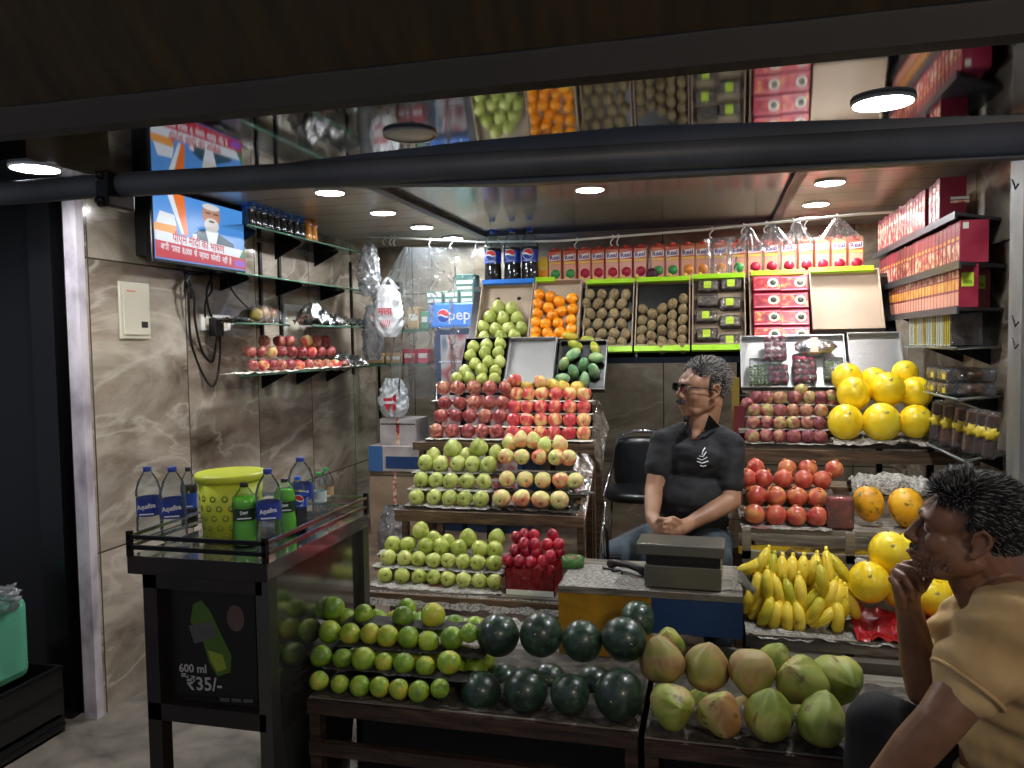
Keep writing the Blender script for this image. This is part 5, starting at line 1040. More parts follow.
# cartons on the floor
def blk(px0,px1,py0,py1,Y,D,mt,name,label,cat,zb_=None,extra=None):
    pa=PY(px0,py1,Y);pb=PY(px1,py0,Y); z0_=pa.z if zb_ is None else zb_; m=MB(); m.box((pa.x,Y,z0_),(pb.x,Y+D,pb.z),mt,bev=.004)
    if extra: extra(m,pa.x,pb.x,z0_,pb.z,Y)
    return tag(m.build(name),label,cat)
noisy('whitecarton',[(0,'9c9494'),(1,'c8c0bc')],8,3,0,.7)
def tape(m,x0,x1,z0,z1,Y): m.box(((x0+x1)/2-.012,Y-.001,z0),((x0+x1)/2+.012,Y,z1),'boxprint'); m.box((x0+.01,Y-.001,z1-.04),(x1-.01,Y,z1-.03),'risergrey')
def bl(m,x0,x1,z0,z1,Y): m.box((x0+.12,Y-.001,z0+.02),(x1-.02,Y,z0+.10),'panelblue'); m.box((x0,Y-.001,z0),(x0+.10,Y,z1),'bluecardside')
plain('bluecardside','3f6ea8',.6)
blk(371,420,471,545,4.8,.3,'cardboard','carton','brown carton on the floor, bottom of the three','carton',FZ,tape)
blk(369,427,447,471,4.78,.32,'whitecarton','carton','blue and white carton, middle of the three stacked','carton',None,bl)
blk(380,416,419,446.5,4.82,.22,'whitecarton','carton','small taped white carton, topmost of the three','carton',None,tape)
# rack with snack packs behind the curtain
ra=PY(366,365,4.95); rb_=PY(430,365,4.95)
t=thing('storage_rack','narrow dark rack of snack packs between glass shelves and fridge','rack')
for yy in (364,330): z=PY(400,yy,4.95).z; m=MB(); m.box((ra.x,4.9,z-.012),(rb_.x,5.15,z),'glass'); m.box((ra.x,4.895,z-.014),(rb_.x,4.9,z+.002),'glass_edge'); m.build('shelf',t)
for x in (ra.x,rb_.x-.015): m=MB(); m.box((x,5.14,FZ),(x+.015,5.155,1.75),'blackmetal'); m.build('post',t)
zr1=PY(400,364,4.95).z; zr2=PY(400,330,4.95).z
plain('tan','b89a6a',.6); plain('lightorange','d89a5a',.5)
for i,(x0_,x1_,h,mt,z) in enumerate(((368,384,.075,'tan',zr1),(385,402,.075,'tan',zr1),(403,416,.10,'crimson',zr1),(417,429,.10,'crimson',zr1),(370,380,.12,'cartonred',zr2),(382,400,.09,'cardboard',zr2),(408,420,.15,'tan',zr2),(421,430,.12,'packgreen',zr2))):
    xa=PY(x0_,350,4.93).x;xb_=PY(x1_,350,4.93).x; m=MB(); m.box((xa,4.93,z+.001),(xb_-.004,5.05,z+h),mt,bev=.008); m.box((xa+.01,4.928,z+h*.4),(xb_-.014,4.931,z+h*.7),'paperwhite')
    tag(m.build('snack_pack'),'%s snack pack on %s shelf of rear rack, %s of four'%({'tan':'tan','crimson':'red','cartonred':'orange-red','cardboard':'brown','packgreen':'green'}[mt],'lower' if z==zr1 else 'upper',['first','second','third','last'][i%4]),'snack pack','snack packs on the rear rack')
# bags
plain('redink','c02838',.6); film('whitebag','ffffff',.3,.3,.6,20,haze=.75,hazecol='e8ecee')
def bag(name,label,px,pyt,pyb,w_px,Y,mat,printm=None,seed=0,depth=.05,handles=True,cat='plastic bag',hang=None):
    a=PY(px,pyt,Y); c=PY(px,pyb,Y); hgt=a.z-c.z; w=dia(w_px,a)/2; t=thing(name,label,cat,(a.x,Y,c.z))
    m=MB(); n=28
    def f(s,q):
        an=2*PI*s; rr=(math.sin(PI*min(1,q*.93+.04))**.35)*(1-.28*q); z=hgt*(.0 if q==0 else q)*.86
        d=.022*noise.noise(Vector((math.cos(an)*4,math.sin(an)*4+seed,q*8)))+.012*noise.noise(Vector((math.cos(an)*9,math.sin(an)*9+seed,q*19)))
        return ((w*rr+d)*math.cos(an),(depth*rr+d)*math.sin(an),z+d*.5)
    m.sheet(f,48,32,mat); m.build('bag_body',t)
    if handles:
        for sx in (-1,1): m=MB(); m.sheet(lambda s,q:(sx*w*.55*(1-q)+(s-.5)*.035*(1-.5*q),.004*math.sin(9*q+sx),hgt*.80+hgt*.2*q),5,8,mat); m.build('handle',t)
    if printm:
        m=MB()
        for k,(tx,sz) in enumerate(printm): m.text(tx,sz,'redink',basis((0,-depth-.012,hgt*(.42-.2*k)),(1,0,0),(0,0,1)),bold=.001)
        m.build('print',t)
    return t
bag('carrier_bag','white carrier bag with red lettering hanging beside the fridge',388,277,337,34,4.55,'whitebag',[('मला',.06),('/////',.05)],1)
bag('carrier_bag','big white plastic bag with red print above the taped carton',393,372,417,35,4.84,'whitebag',[('▬◖',.06),('▼◗',.06)],2,handles=False)
bag('carrier_bag','clear bag with shiny parcels hanging at end of glass shelves',368,238,296,26,4.72,'bagfilm',None,3)
bag('carrier_bag','loose clear bag bunched at end of the lower shelves',372,296,360,24,4.74,'bagfilm',None,4)
bag('carrier_bag','crumpled clear bag lying on floor before brown carton',393,497,560,36,4.5,'bagfilm',None,5,.1,handles=False)
b=MB(); m_=PY(383,287,4.95); b.box((m_.x-.16,4.95,m_.z-.05),(m_.x+.12,5.0,m_.z+.03),'blackmetal'); tag(b.build('dark_box'),'flat dark box hanging between wall shelves and curtain','box')
# rail with hooks
rail=[PY(355,235,4.95),PY(365,236,4.9),PY(478,242,4.72),PY(560,241,4.58),PY(700,230,4.5),PY(862,214,4.44),PY(880,212,4.42)]; rail[0].x=XL; rail[-1].x=XR
m=MB(); m.tube(rail,.007,'white',8); tag(m.build('hanging_rail'),'thin white rail running below ceiling over the juice shelf','rail')
def railpt(px):
    for a,c in zip(rail,rail[1:]):
        pa=proj2(a)[0]; pc=proj2(c)[0]
        if pa<=px<=pc: return a.lerp(c,(px-pa)/(pc-pa))
    return rail[-2]
def proj2(p): d=p-O; v=Vector((d.x*xc.x+d.y*yc.x+d.z*uc.x,d.x*xc.y+d.y*yc.y+d.z*uc.y,d.x*xc.z+d.y*yc.z+d.z*uc.z)); return (CX+F*v.x/-v.z,CY-F*v.y/-v.z)
hx=[385,392,396,432,453,476,577,614,620,712,745,768,795,808,838]
hm=MB(); hm.tube([(0,0,.012),(.010,0,.006),(.012,0,-.006),(0,0,-.016),(-.01,0,-.03),(-.006,0,-.045),(.004,0,-.05)],.0035,'white',6); hm=hm.mesh('hook')
for i,x in enumerate(hx):
    p=railpt(x); o=put('hook',hm,None,p,(0,0,random.uniform(-.8,.8))); tag(o,'white S-shaped hook on the rail, %s'%(nth(i,15)),'hook','white hooks along the rail')
# clear film: curtain and draped bags
def drape(name,label,corners,Y,mat,seed,amp=.02,nu=40,nv=30,cat='plastic sheet'):
    P=[PY(x,y,Y) for x,y in corners]
    m=MB()
    def f(s,t_):
        p=P[0].lerp(P[1],s).lerp(P[3].lerp(P[2],s),t_); return p+Vector((0,amp*math.sin(s*21+seed)*(.3+t_)+amp*1.2*noise.noise(Vector((s*6,t_*3,seed))),0))
    m.sheet(f,nu,nv,mat); return tag(m.build(name),label,cat)
drape('plastic_curtain','large clear plastic sheet hanging from rail before the fridge',[(406,247),(475,248),(476,392),(404,400)],4.66,'clearfilm',1,.006)
drape('plastic_curtain','side flap of clear plastic stretched towards glass shelves',[(404,247),(408,247),(400,400),(372,300)],4.62,'clearfilm',2,.012,14)
for i,(x,w,y2) in enumerate(((748,30,246),(773,40,244),(797,34,240),(838,44,236))):
    p=railpt(x); q=proj2(p); drape('clear_bag','clear empty bag draped from rail over juice cartons, %s of four'%['leftmost','second','third','rightmost'][i],[(x-2,q[1]),(x+2,q[1]),(x+w*.6,y2+4),(x-w*.45,y2+4)],p.y,'bagfilm',i+5,.012,14,14,'plastic bag')
drape('clear_bag','clear bag sleeve around two juice cartons near the middle',[(704,239),(736,236),(738,276),(706,278)],4.60,'clearfilm',9,.008,14,14,'plastic bag')
# ================================================================== COOLER
zc=.9; A=PZ(125,556,zc); B=PZ(284,565,zc); Cc=PZ(370,503,zc)
cx0,cx1=A.x+.01,B.x-.05; cy0=(A.y+B.y)/2; cy1=cy0+.66
ck=thing('display_cooler','steel topped cooler cabinet with dark drink poster and bottles on top','cooler',((cx0+cx1)/2,cy0,0)); hw=(cx1-cx0)/2; D=cy1-cy0
noisy('coolerdark',[(0,'14100e'),(1,'261e1a')],5,4,0,.5,.1); plain('coolersteel','9a9a94',.12,.95,bump=.02,bscale=30); plain('coolertop','b8b8b4',.10,.9)
bw0=-hw+.045; bw1=hw-.0
m=MB(); m.box((-hw,0,zc-.045),(hw,D,zc),'coolertop'); m.box((-hw,-.006,zc-.05),(hw,0,zc+.002),'coolerdark'); m.build('top_tray',ck)
zbt=.44
m=MB(); m.box((bw0+.035,.04,zbt),(bw1-.03,D-.02,zc-.045),'coolerdark'); m.build('cabinet',ck)
m=MB(); m.box((bw1-.03,.02,zbt-.06),(bw1-.022,D,zc-.045),'coolersteel'); m.build('side_panel',ck)
for nm,lo,hi in (('frame_rail',(bw0,.0,zc-.09),(bw1-.02,.04,zc-.045)),('frame_rail',(bw0,.0,zbt-.02),(bw1-.02,.04,zbt+.03)),('leg',(bw0,0,0),(bw0+.045,.045,zc-.045)),('leg',(bw1-.04,0,0),(bw1,.045,zc-.045)),('leg',(bw0,D-.045,0),(bw0+.045,D,zc-.045)),('leg',(bw1-.045,D-.045,0),(bw1,D,zc-.045))):
    m=MB(); m.box(lo,hi,'coolerdark' if not(nm=='leg' and lo[0]>0) else 'darksteel'); m.build(nm,ck)
plain('posterblack','0a0b0a',.35); plain('postergreen','3c5a18',.4); plain('posterlime','7a8a24',.4); plain('postergrey','4a4a48',.5); plain('posterskin','4a3c34',.6); plain('posterwhite','9c9c98',.5)
px0,px1=bw0+.055,bw1-.065; pz0,pz1=zbt+.04,zc-.095; pw=px1-px0; phh=pz1-pz0
m=MB(); m.box((px0,.034,pz0),(px1,.0385,pz1),'posterblack')
Q=lambda u_,v,l:(px0+pw*u_,.034-.0005*l,pz0+phh*v)
bo=[(.30,.86),(.40,.90),(.50,.80),(.60,.62),(.72,.42),(.70,.27),(.55,.22),(.46,.34),(.40,.52),(.26,.70)]
m.prism([Q(a,b_,1) for a,b_ in bo],(0,-.0004,0),'postergreen'); m.prism([Q(a,b_,2) for a,b_ in [(.45,.45),(.62,.42),(.66,.30),(.55,.26),(.48,.36)]],(0,-.0004,0),'posterlime')
m.prism([Q(a,b_,2) for a,b_ in [(.24,.66),(.50,.72),(.56,.58),(.30,.50)]],(0,-.0004,0),'postergrey')
m.prism([Q(.78+.10*math.cos(k*.5236),.76+.12*math.sin(k*.5236),1) for k in range(12)],(0,-.0004,0),'posterskin'); m.prism([Q(a,b_,1) for a,b_ in [(.62,.60),(.98,.62),(1,.3),(.76,.3)]],(0,-.0004,0),'postergrey2') if 'postergrey2' in M else None
def pt(tx,u_,v,sz,mt='posterwhite',b0=.0008,sx=1): m.text(tx,sz,mt,basis(Vector(Q(u_,v,4)),(1,0,.05),(0,0,1)),bold=b0,sx=sx)
pt('Dew',.41,.62,.045,'postergrey',.001); pt('600 ml',.27,.27,.034); pt('=',.16,.20,.03); pt('₹35/-',.40,.135,.055,b0=.001); pt('▬ ▬ ▬',.76,.03,.03,'postergrey')
m.build('poster',ck)
# rails round the top
for dz in (.028,.058):
    m=MB(); m.box((-hw,-.008,zc+dz-.006),(hw,.002,zc+dz+.006),'blackmetal'); m.build('top_rail',ck)
    m=MB(); m.box((hw-.008,0,zc+dz-.005),(hw+.002,D,zc+dz+.005),'chrome'); m.build('top_rail',ck)
    m=MB(); m.box((-hw-.002,0,zc+dz-.005),(-hw+.006,D,zc+dz+.005),'chrome'); m.build('top_rail',ck)
    m=MB(); m.box((-hw,D-.004,zc+dz-.005),(hw,D+.004,zc+dz+.005),'chrome'); m.build('top_rail',ck)
for x in (-hw,hw-.012):
    for y in (-.008,D-.01): m=MB(); m.box((x,y,zc),(x+.014,y+.014,zc+.075),'blackmetal'); m.build('corner_post',ck)
# dark tub under the cooler
p=PZ(235,760,.0); m=MB(); m.lathe([(.12,0),(.15,.28),(.17,.30),(.15,.30),(.115,.02),(0,.02)],'black',24); tag(m.build('tub',None,(-1.36,2.45,0)),'dark round tub on the floor beneath the cooler','tub')
plain('water','e8f2f4',.05,trans=0); plain('aqualabel','2a3f94',.4); plain('dewliquid','6ccc2c',.12,coat=.4); plain('dewlabel','1c3a20',.4); plain('capblack','1a1a1c',.4); plain('capnavy','22409c',.4); plain('pinkreflect','b08a78',.2)
def onck(px,py): return PZ(px,py,zc+.001)
def bot(px,py,pytop,label,r_px,liquid,fill_,lab,cap,logo=None,labz=(.33,.58),txt=None,name='water_bottle'):
    p=onck(px,py); d=(p-O).dot(Vector((xc.z,yc.z,uc.z))*-1); h=(py-pytop)*d/F*.985; r=r_px*d/F
    return bottle(name,label,p,h,r,liquid,fill_,lab,cap,None,logo,lab=labz,txt=txt,rz=.5)
bot(150,538,465,'clear water bottle with blue label, leftmost on the cooler',12,None,0,'aqualabel','capnavy',txt='Aquafina')
bot(175,541,465,'clear water bottle with blue label beside the bucket',12.5,None,0,'aqualabel','capnavy',txt='Aquafina')
bot(190,527,466,'dark soda bottle half hidden between water bottle and bucket',8,'cola',.7,'pepsiblue','capblack',name='soda_bottle')
bot(246,545,481,'bright green soda bottle standing before the yellow bucket',12,'dewliquid',.78,'dewlabel','capblack',name='soda_bottle',txt='Dew',labz=(.42,.64))
bot(270,546,467,'clear water bottle with blue label between green bottles',13,None,0,'aqualabel','capnavy',txt='Aquafina',labz=(.36,.58))
bot(286,534,477,'bright green soda bottle behind the right water bottle',11,'dewliquid',.8,'dewlabel','capblack',name='soda_bottle',txt='Dew',labz=(.42,.64))
bot(299,531,475,'small cola bottle with blue label before tall water bottle',9,'cola',.72,'pepsiblue','capblue',logo='globe',name='soda_bottle',labz=(.45,.72))
bot(302,519,456,'tall clear water bottle with blue label, rear right',12.5,None,0,'aqualabel','capnavy',txt='Aquafina')
bot(320,516,470,'small clear bottle with green cap, second from right',7.5,None,0,'whitelab','greencap') if 'whitelab' in M else (plain('whitelab','c8dcd8',.4),bot(320,516,471,'small clear bottle with green cap, second from right',7.5,None,0,'whitelab','greencap'))
bot(327,511,467,'small bottle with green cap, rightmost on the cooler',7.5,None,0,'tan','greencap')
# bucket
p=onck(227,540); d=(p-O).dot(Vector((xc.z,yc.z,uc.z))*-1); bh=66*d/F; br=34*d/F
bk=thing('plastic_bucket','lime yellow lidded bucket with olive dots on the cooler','bucket',p+Vector((0,.03,0)))
plain('bucketlime','cfd93a',.4); plain('olivedot','8e9a3a',.5)
r0=br*.80
m=MB(); m.lathe([(0,0),(r0,0),(br*.93,bh*.96)],'bucketlime',36)
for k in range(16):
    for j in range(5):
        a=2*PI*(k+.5*(j%2))/16; z=bh*(.10+.145*j); rr=r0+(br*.93-r0)*z/(bh*.96); n=Vector((math.cos(a),math.sin(a),-.12)).normalized()
        m.lathe([(.0105,0),(.0105,.0006),(.005,.0006)],'olivedot',10,T=basis(Vector((rr*math.cos(a),rr*math.sin(a),z)),n.cross(Vector((0,0,1))).normalized()*-1,Vector((0,0,1))),cap=False)
m.build('bucket_body',bk)
m=MB(); m.lathe([(br*.93,bh*.90),(br,bh*.91),(br*1.02,bh*.99),(br*.98,bh*1.02),(br*.9,bh*1.005),(br*.5,bh*1.03),(0,bh*1.035)],'bucketlime',36,cap=False); m.build('lid',bk)
# ================================================================== JERRYCAN ON CRATES
plain('jerry','5aa98a',.45,bump=.05,bscale=8); 
pj=PY(2,700,2.2)
hj=PY(10,607,2.2).z-PY(10,700,2.2).z; zjc=PY(10,702,2.2).z
def slat_crate(z0,z1,label,seed):
    t=thing('plastic_crate',label,'crate'); xa=PY(-60,700,2.2).x; xb_=PY(62,685,2.51).x; 
    for nm,lo,hi in (('end_panel',(xa,2.15,z0),(xb_,2.165,z1)),('end_panel',(xa,2.5,z0),(xb_,2.515,z1)),('base',(xa,2.165,z0),(xb_,2.5,z0+.01)),('side_panel',(xa,2.165,z0),(xa+.012,2.5,z1)),('side_panel',(xb_-.012,2.165,z0),(xb_,2.5,z1))): m=MB(); m.box(lo,hi,'black'); m.build(nm,t)
    for z in (z1-.012,(z0+z1)/2-.006):
        m=MB(); m.box((xa-.004,2.142,z),(xb_+.006,2.15,z+.012),'blackmetal'); m.box((xb_,2.15,z),(xb_+.006,2.515,z+.012),'blackmetal'); m.build('rim',t)
slat_crate(zjc-.20,zjc-.002,'upper black slatted crate under the green jerrycan',1)
slat_crate(.0,zjc-.204,'lower black slatted crate on the ground at far left',2)
t=thing('jerrycan','sea-green plastic jerrycan cut by the left picture edge','jerrycan',(PY(32,650,2.40).x-.15,2.3,zjc-.19+.0))
z_off=.195
m=MB(); m.box((-.15,-.1,z_off),(.15,.1,z_off+hj*.93),'jerry',bev=.035); m.build('can_body',t)
m=MB(); m.tube([(-.1,0,z_off+hj*.9),(-.06,0,z_off+hj*1.02),(.04,0,z_off+hj*1.02),(.08,0,z_off+hj*.9)],.016,'jerry',10); m.build('handle',t)
m=MB(); m.lathe([(.03,0),(.03,.035),(.0,.035)],'blackmetal',16,T=Matrix.Translation((.06,.0,z_off+hj*.92))); m.build('cap',t)
t2=bag('plastic_pouch','knotted clear pouch lying on top of the jerrycan',6,582,612,26,2.3,'bagfilm',None,7,.04,handles=False)
struct(MB().box((-1.62,2.60,0),(-1.52,2.605,.001),'black'),'trim_6') if 0 else None
# ================================================================== PEOPLE
plain('skin','8a6048')
from mathutils.bvhtree import BVHTree
def ball(m,c,r,rot=None,seg=20,n=14,mat='skin'):
    T=Matrix.Translation(Vector(c))@(rot.to_4x4() if rot else Matrix.Identity(4))@Matrix.Diagonal((r[0],r[1],r[2],1)) if not isinstance(r,(int,float)) else Matrix.Translation(Vector(c))@Matrix.Diagonal((r,r,r,1))
    m.lathe([(math.sin(PI*i/n),-math.cos(PI*i/n)) for i in range(n+1)],mat,seg,T=T)
def cap(m,a,ra,b_,rb,mat='skin',seg=16):
    a=Vector(a);b_=Vector(b_);d=b_-a;L=d.length
    if L<1e-6: return
    q=d.to_track_quat('Z','Y').to_matrix().to_4x4(); T=Matrix.Translation(a)@q
    pr=[(ra*math.sin(PI/2*i/5),-ra*math.cos(PI/2*i/5)) for i in range(6)]+[(rb*math.cos(PI/2*i/5),L+rb*math.sin(PI/2*i/5)) for i in range(6)]
    m.lathe(pr,mat,seg,T=T)
def chain(m,pts,rs,mat='skin'):
    for i in range(len(pts)-1): cap(m,pts[i],rs[i],pts[i+1],rs[i+1],mat)
def fuse(m,voxel,mat,smooth=4,name='body',fac=.5):
    o=m.build('tmp'); rm=o.modifiers.new('r','REMESH'); rm.mode='VOXEL'; rm.voxel_size=voxel; rm.use_smooth_shade=True
    if smooth: sm=o.modifiers.new('s','SMOOTH'); sm.iterations=smooth; sm.factor=fac
    bpy.context.view_layer.update(); dg=bpy.context.evaluated_depsgraph_get(); me=bpy.data.meshes.new_from_object(o.evaluated_get(dg))
    bpy.data.objects.remove(o); me.name=name; me.materials.clear(); me.materials.append(M[mat]); me.polygons.foreach_set('use_smooth',[True]*len(me.polygons)); me.polygons.foreach_set('material_index',[0]*len(me.polygons)); me.update(); return me
def displace(me,fn):
    co=[v.co.copy() for v in me.vertices]; nn=[v.normal.copy() for v in me.vertices]; flat=[]
    for c,n_ in zip(co,nn): flat+=list(c+n_*fn(c))
    me.vertices.foreach_set('co',flat); me.update()
def bvh(me): return BVHTree.FromPolygons([v.co for v in me.vertices],[list(p.vertices) for p in me.polygons])
def hit(tree,px,py):
    h=tree.ray_cast(O,ray(px,py).normalized()); return h[0],h[1]
def finger(m,pts,r0=.0088,r1=.0068,mat='skin'): chain(m,pts,[r0+(r1-r0)*i/(len(pts)-1) for i in range(len(pts))],mat)
def head(m,H,wide=1.0,mat='skin'):
    P=lambda x,y,z:H@Vector((x,y,z)); R3=H.to_3x3()
    def e(c,r): ball(m,P(*c),r,R3,mat=mat)
    e((-.012,0,.035),(.094,.074,.083)); e((.026,0,-.03),(.060,.061*wide,.080)); e((.064,0,-.058),(.031,.034,.030)); e((.008,.042,-.042),(.044,.024,.044)); e((.008,-.042,-.042),(.044,.024,.044)); e((.036,0,-.074),(.044,.046*wide,.034)); e((.060,0,-.098),(.020,.024,.016))
    e((.052,.032,.022),(.036,.030,.040)); e((.052,-.032,.022),(.036,.030,.040))
    cap(m,P(.086,0,.010),.0085,P(.104,0,-.030),.0125,mat)
    for s in (-1,1):
        e((.094,s*.012,-.036),(.012,.008,.008)); cap(m,P(.080,s*.040,.019),.009,P(.086,s*.012,.020),.010,mat); e((.056,s*.038,-.026),(.027,.022,.028))
        e((.074,s*.031,.001),(.0145,.017,.011)); e((-.010,s*.076,-.004),(.015,.005,.025)); e((-.002,s*.076,-.030),(.008,.006,.010)); chain(m,[P(.006,s*.078,-.006),P(.004,s*.083,.016),P(-.008,s*.087,.026),P(-.021,s*.088,.018),P(-.025,s*.087,.0),P(-.017,s*.084,-.018),P(-.004,s*.079,-.032)],[.0042]*7,mat); cap(m,P(-.015,s*.046,-.05),.020,P(.04,s*.032,-.085),.020,mat)
    e((.086,0,-.060),(.013,.024,.0065)); e((.084,0,-.073),(.013,.021,.0075)); e((.074,0,-.085),(.014,.022,.010))
noisy('skin_seller',[(0,'946c54'),(.5,'a87e64'),(1,'b88e74')],9,4,0,.42,spec=.45); noisy('skin_customer',[(0,'6e4a35'),(.5,'815a42'),(1,'926a50')],9,4,0,.42,spec=.45)
noisy('shirtblack',[(0,'16171a'),(1,'222429')],30,3,0,.8,bump=.15); noisy('jeans',[(0,'38434c'),(1,'4c5963')],26,4,0,.85,bump=.2)
noisy('shirttan',[(0,'b0905e'),(.5,'c4a470'),(1,'d2b480')],5,4,0,.85,bump=.25); noisy('trouserblack',[(0,'0e0e10'),(1,'18181b')],20,3,0,.8,bump=.1)
plain('hairdark','1b1918',.55); plain('hairgrey','8a8682',.5); plain('hairlight','b4b0aa',.5); plain('eyewhite','d8d2c8',.25); plain('iris','1a0f08',.2); plain('lip','6a3a34',.45); plain('nail','b08a78',.35)
def hair(name,parent,H,mats,n,length,keep,seed=1,cap_r=(.100,.080,.088),back=-.6):
    """scalp cap plus several thousand short tapered tufts"""
    m=MB(); rn=random.Random(seed); R3=H.to_3x3()
    cen=Vector((-.014,0,.038)); nu,nv=40,26; vs={}; fs=[]
    def pt(i,j,ex=0):
        th=PI*j/nv; ph=2*PI*i/nu; d=Vector((math.sin(th)*math.cos(ph),math.sin(th)*math.sin(ph),math.cos(th)))
        return cen+Vector((d.x*(cap_r[0]-.004),d.y*(cap_r[1]-.004),d.z*(cap_r[2]-.004))),d
    idx={};V=[]
    for j in range(nv):
        for i in range(nu):
            c=[(i,j),((i+1)%nu,j),((i+1)%nu,j+1),(i,j+1)]
            ps=[pt(*q)[0] for q in c]; mid=sum(ps,Vector())/4
            if keep(mid+Vector((1,0,1))*.010*noise.noise(mid*55)):
                f=[]
                for q,p in zip(c,ps):
                    if q not in idx: idx[q]=len(V); V.append(H@p)
                    f.append(idx[q])
                fs.append(f)
    m.add(V,fs,mats[0],True)
    k=0;tries=0
    while k<n and tries<n*8:
        tries+=1
        d=Vector((rn.gauss(0,1),rn.gauss(0,1),rn.gauss(0,1))).normalized(); p=cen+Vector((d.x*(cap_r[0]-.006),d.y*(cap_r[1]-.006),d.z*(cap_r[2]-.006)))
        if not keep(p): continue
        k+=1; up=max(0,d.z)
        flow=(d*(.35+.5*up)+Vector((back*(1 if d.x<.3 else .2),rn.uniform(-.25,.25),-.55*(1-up)+.35*up))+Vector((rn.uniform(-.2,.2),rn.uniform(-.2,.2),rn.uniform(-.2,.2)))).normalized()
        L=length(d)*rn.uniform(.6,1.2); w=d.cross(flow); w=w.normalized()*.0011 if w.length>1e-4 else Vector((0,.0011,0)); a=p; b2=p+flow*L*.55+d*.003; c2=p+flow*L
        mt=mats[0] if rn.random()>mats[3] else mats[rn.choice((1,2))]
        dd=d*.0014
        m.add([H@(a-w),H@(a+w),H@(a+dd*1.5),H@(b2-w*.8),H@(b2+w*.8),H@(b2+dd),H@c2],[(0,1,4,3),(1,2,5,4),(2,0,3,5),(3,4,6),(4,5,6),(5,3,6)],mt,True)
    return m.build(name,parent)
def eyes(parent,H):
    for s in (-1,1):
        m=MB(); ball(m,H@Vector((.0775,s*.031,.0005)),.0112,mat='eyewhite'); ball(m,H@Vector((.0840,s*.031,.0005)),(.0055,.0055,.0055),mat='iris',seg=12,n=8); m.build('eye',parent)
# ------------------------------------------------------------------ seller
A=thing('person','seated man in black polo shirt and glasses, hands together, looking left','person')
hc=PY(703,389,3.2); fwd=Vector((-.86,-.50,.10)).normalized(); up=Vector((.09,.02,1)); left=up.cross(fwd).normalized(); up=fwd.cross(left)
H=Matrix((fwd,left,up)).transposed().to_4x4(); H.translation=hc
m=MB(); head(m,H,1.05); nb=PY(701,430,3.25)
cap(m,H@Vector((-.03,0,-.045)),.055,nb,.06); cap(m,H@Vector((-.005,0,-.05)),.045,PY(698,424,3.2),.05); cap(m,PY(698,426,3.20),.042,PY(695,436,3.17),.028)
shL=PY(664,443,3.20);shR=PY(730,446,3.22); elL=PY(654,489,3.12);wrL=PY(652,517,2.99);elR=PY(731,501,3.13);wrR=PY(689,524,2.99)
cap(m,nb,.06,PY(697,470,3.25),.12); cap(m,PY(697,470,3.25),.12,PY(690,520,3.25),.12); cap(m,nb,.045,shL+Vector((.03,0,-.0)),.036); cap(m,nb,.045,shR,.036)
chain(m,[shL,shL.lerp(elL,.5),elL,elL.lerp(wrL,.45),wrL],[.046,.042,.036,.034,.025]); chain(m,[shR,shR.lerp(elR,.5),elR,elR.lerp(wrR,.4),wrR],[.048,.044,.038,.036,.026])
# hands
def Hp(x,y,Y): return PY(x,y,Y)
cap(m,wrL,.026,Hp(657,525,2.945),.027); cap(m,Hp(655,524,2.95),.022,Hp(659,530,2.93),.024)
for pts in ([(658,526,2.93),(664,524,2.90),(669,525,2.89)],[(659,529,2.93),(665,528,2.90),(670,529,2.89)],[(658,532,2.93),(664,532,2.90),(669,532.5,2.89)],[(656,534,2.94),(661,536,2.91),(666,536,2.90)],[(656,523,2.94),(660,519,2.91),(665,519,2.90)]): finger(m,[Hp(*p) for p in pts],.010,.0075)
cap(m,wrR,.027,Hp(680,528,2.945),.03); cap(m,Hp(682,527,2.95),.026,Hp(676,530,2.935),.028)
for pts in ([(676,525,2.92),(670,522,2.895),(665,523,2.885)],[(674,529,2.92),(668,527,2.89),(664,528,2.88)],[(674,532,2.92),(668,532,2.89),(664,532,2.88)],[(675,535,2.93),(669,536,2.90),(665,535,2.89)],[(680,522,2.93),(673,518,2.91),(668,519,2.90)]): finger(m,[Hp(*p) for p in pts],.0105,.0078)
# feet
hipL=PY(670,540,3.25);hipR=PY(708,540,3.25);knL=PY(619,557,3.03);knR=PY(712,556,3.02);anL=Vector((knL.x-.01,3.06,.33));anR=Vector((knR.x+.02,3.06,.33))
cap(m,PY(690,520,3.25),.12,hipL,.08); cap(m,PY(690,520,3.25),.12,hipR,.08); chain(m,[hipL,knL,anL],[.075,.05,.035]); chain(m,[hipR,knR,anR],[.075,.05,.035])
for a in (anL,anR): cap(m,a,.035,a+Vector((0,-.11,-.05)),.028)
me=fuse(m,.0045,'skin_seller',3); put('body',me,A)
m=MB(); cap(m,nb+Vector((0,.01,-.03)),.085,PY(698,455,3.24),.145,'shirtblack'); ball(m,PY(698,462,3.23),(.150,.115,.12),mat='shirtblack'); ball(m,PY(691,498,3.19),(.150,.135,.115),mat='shirtblack'); ball(m,PY(690,519,3.22),(.158,.13,.075),mat='shirtblack')
chain(m,[nb+Vector((-.02,0,-.03)),shL,shL.lerp(elL,.58)],[.07,.057,.053],'shirtblack'); chain(m,[nb+Vector((.02,0,-.03)),shR,shR.lerp(elR,.66)],[.07,.060,.057],'shirtblack')
sh=fuse(m,.007,'shirtblack',3,'shirt')
displace(sh,lambda c:.007*noise.noise(Vector((c.x*9,c.y*9,c.z*16)))+.004*noise.noise(Vector((c.x*20,c.y*20,c.z*45))))
put('shirt',sh,A); tr=bvh(sh)
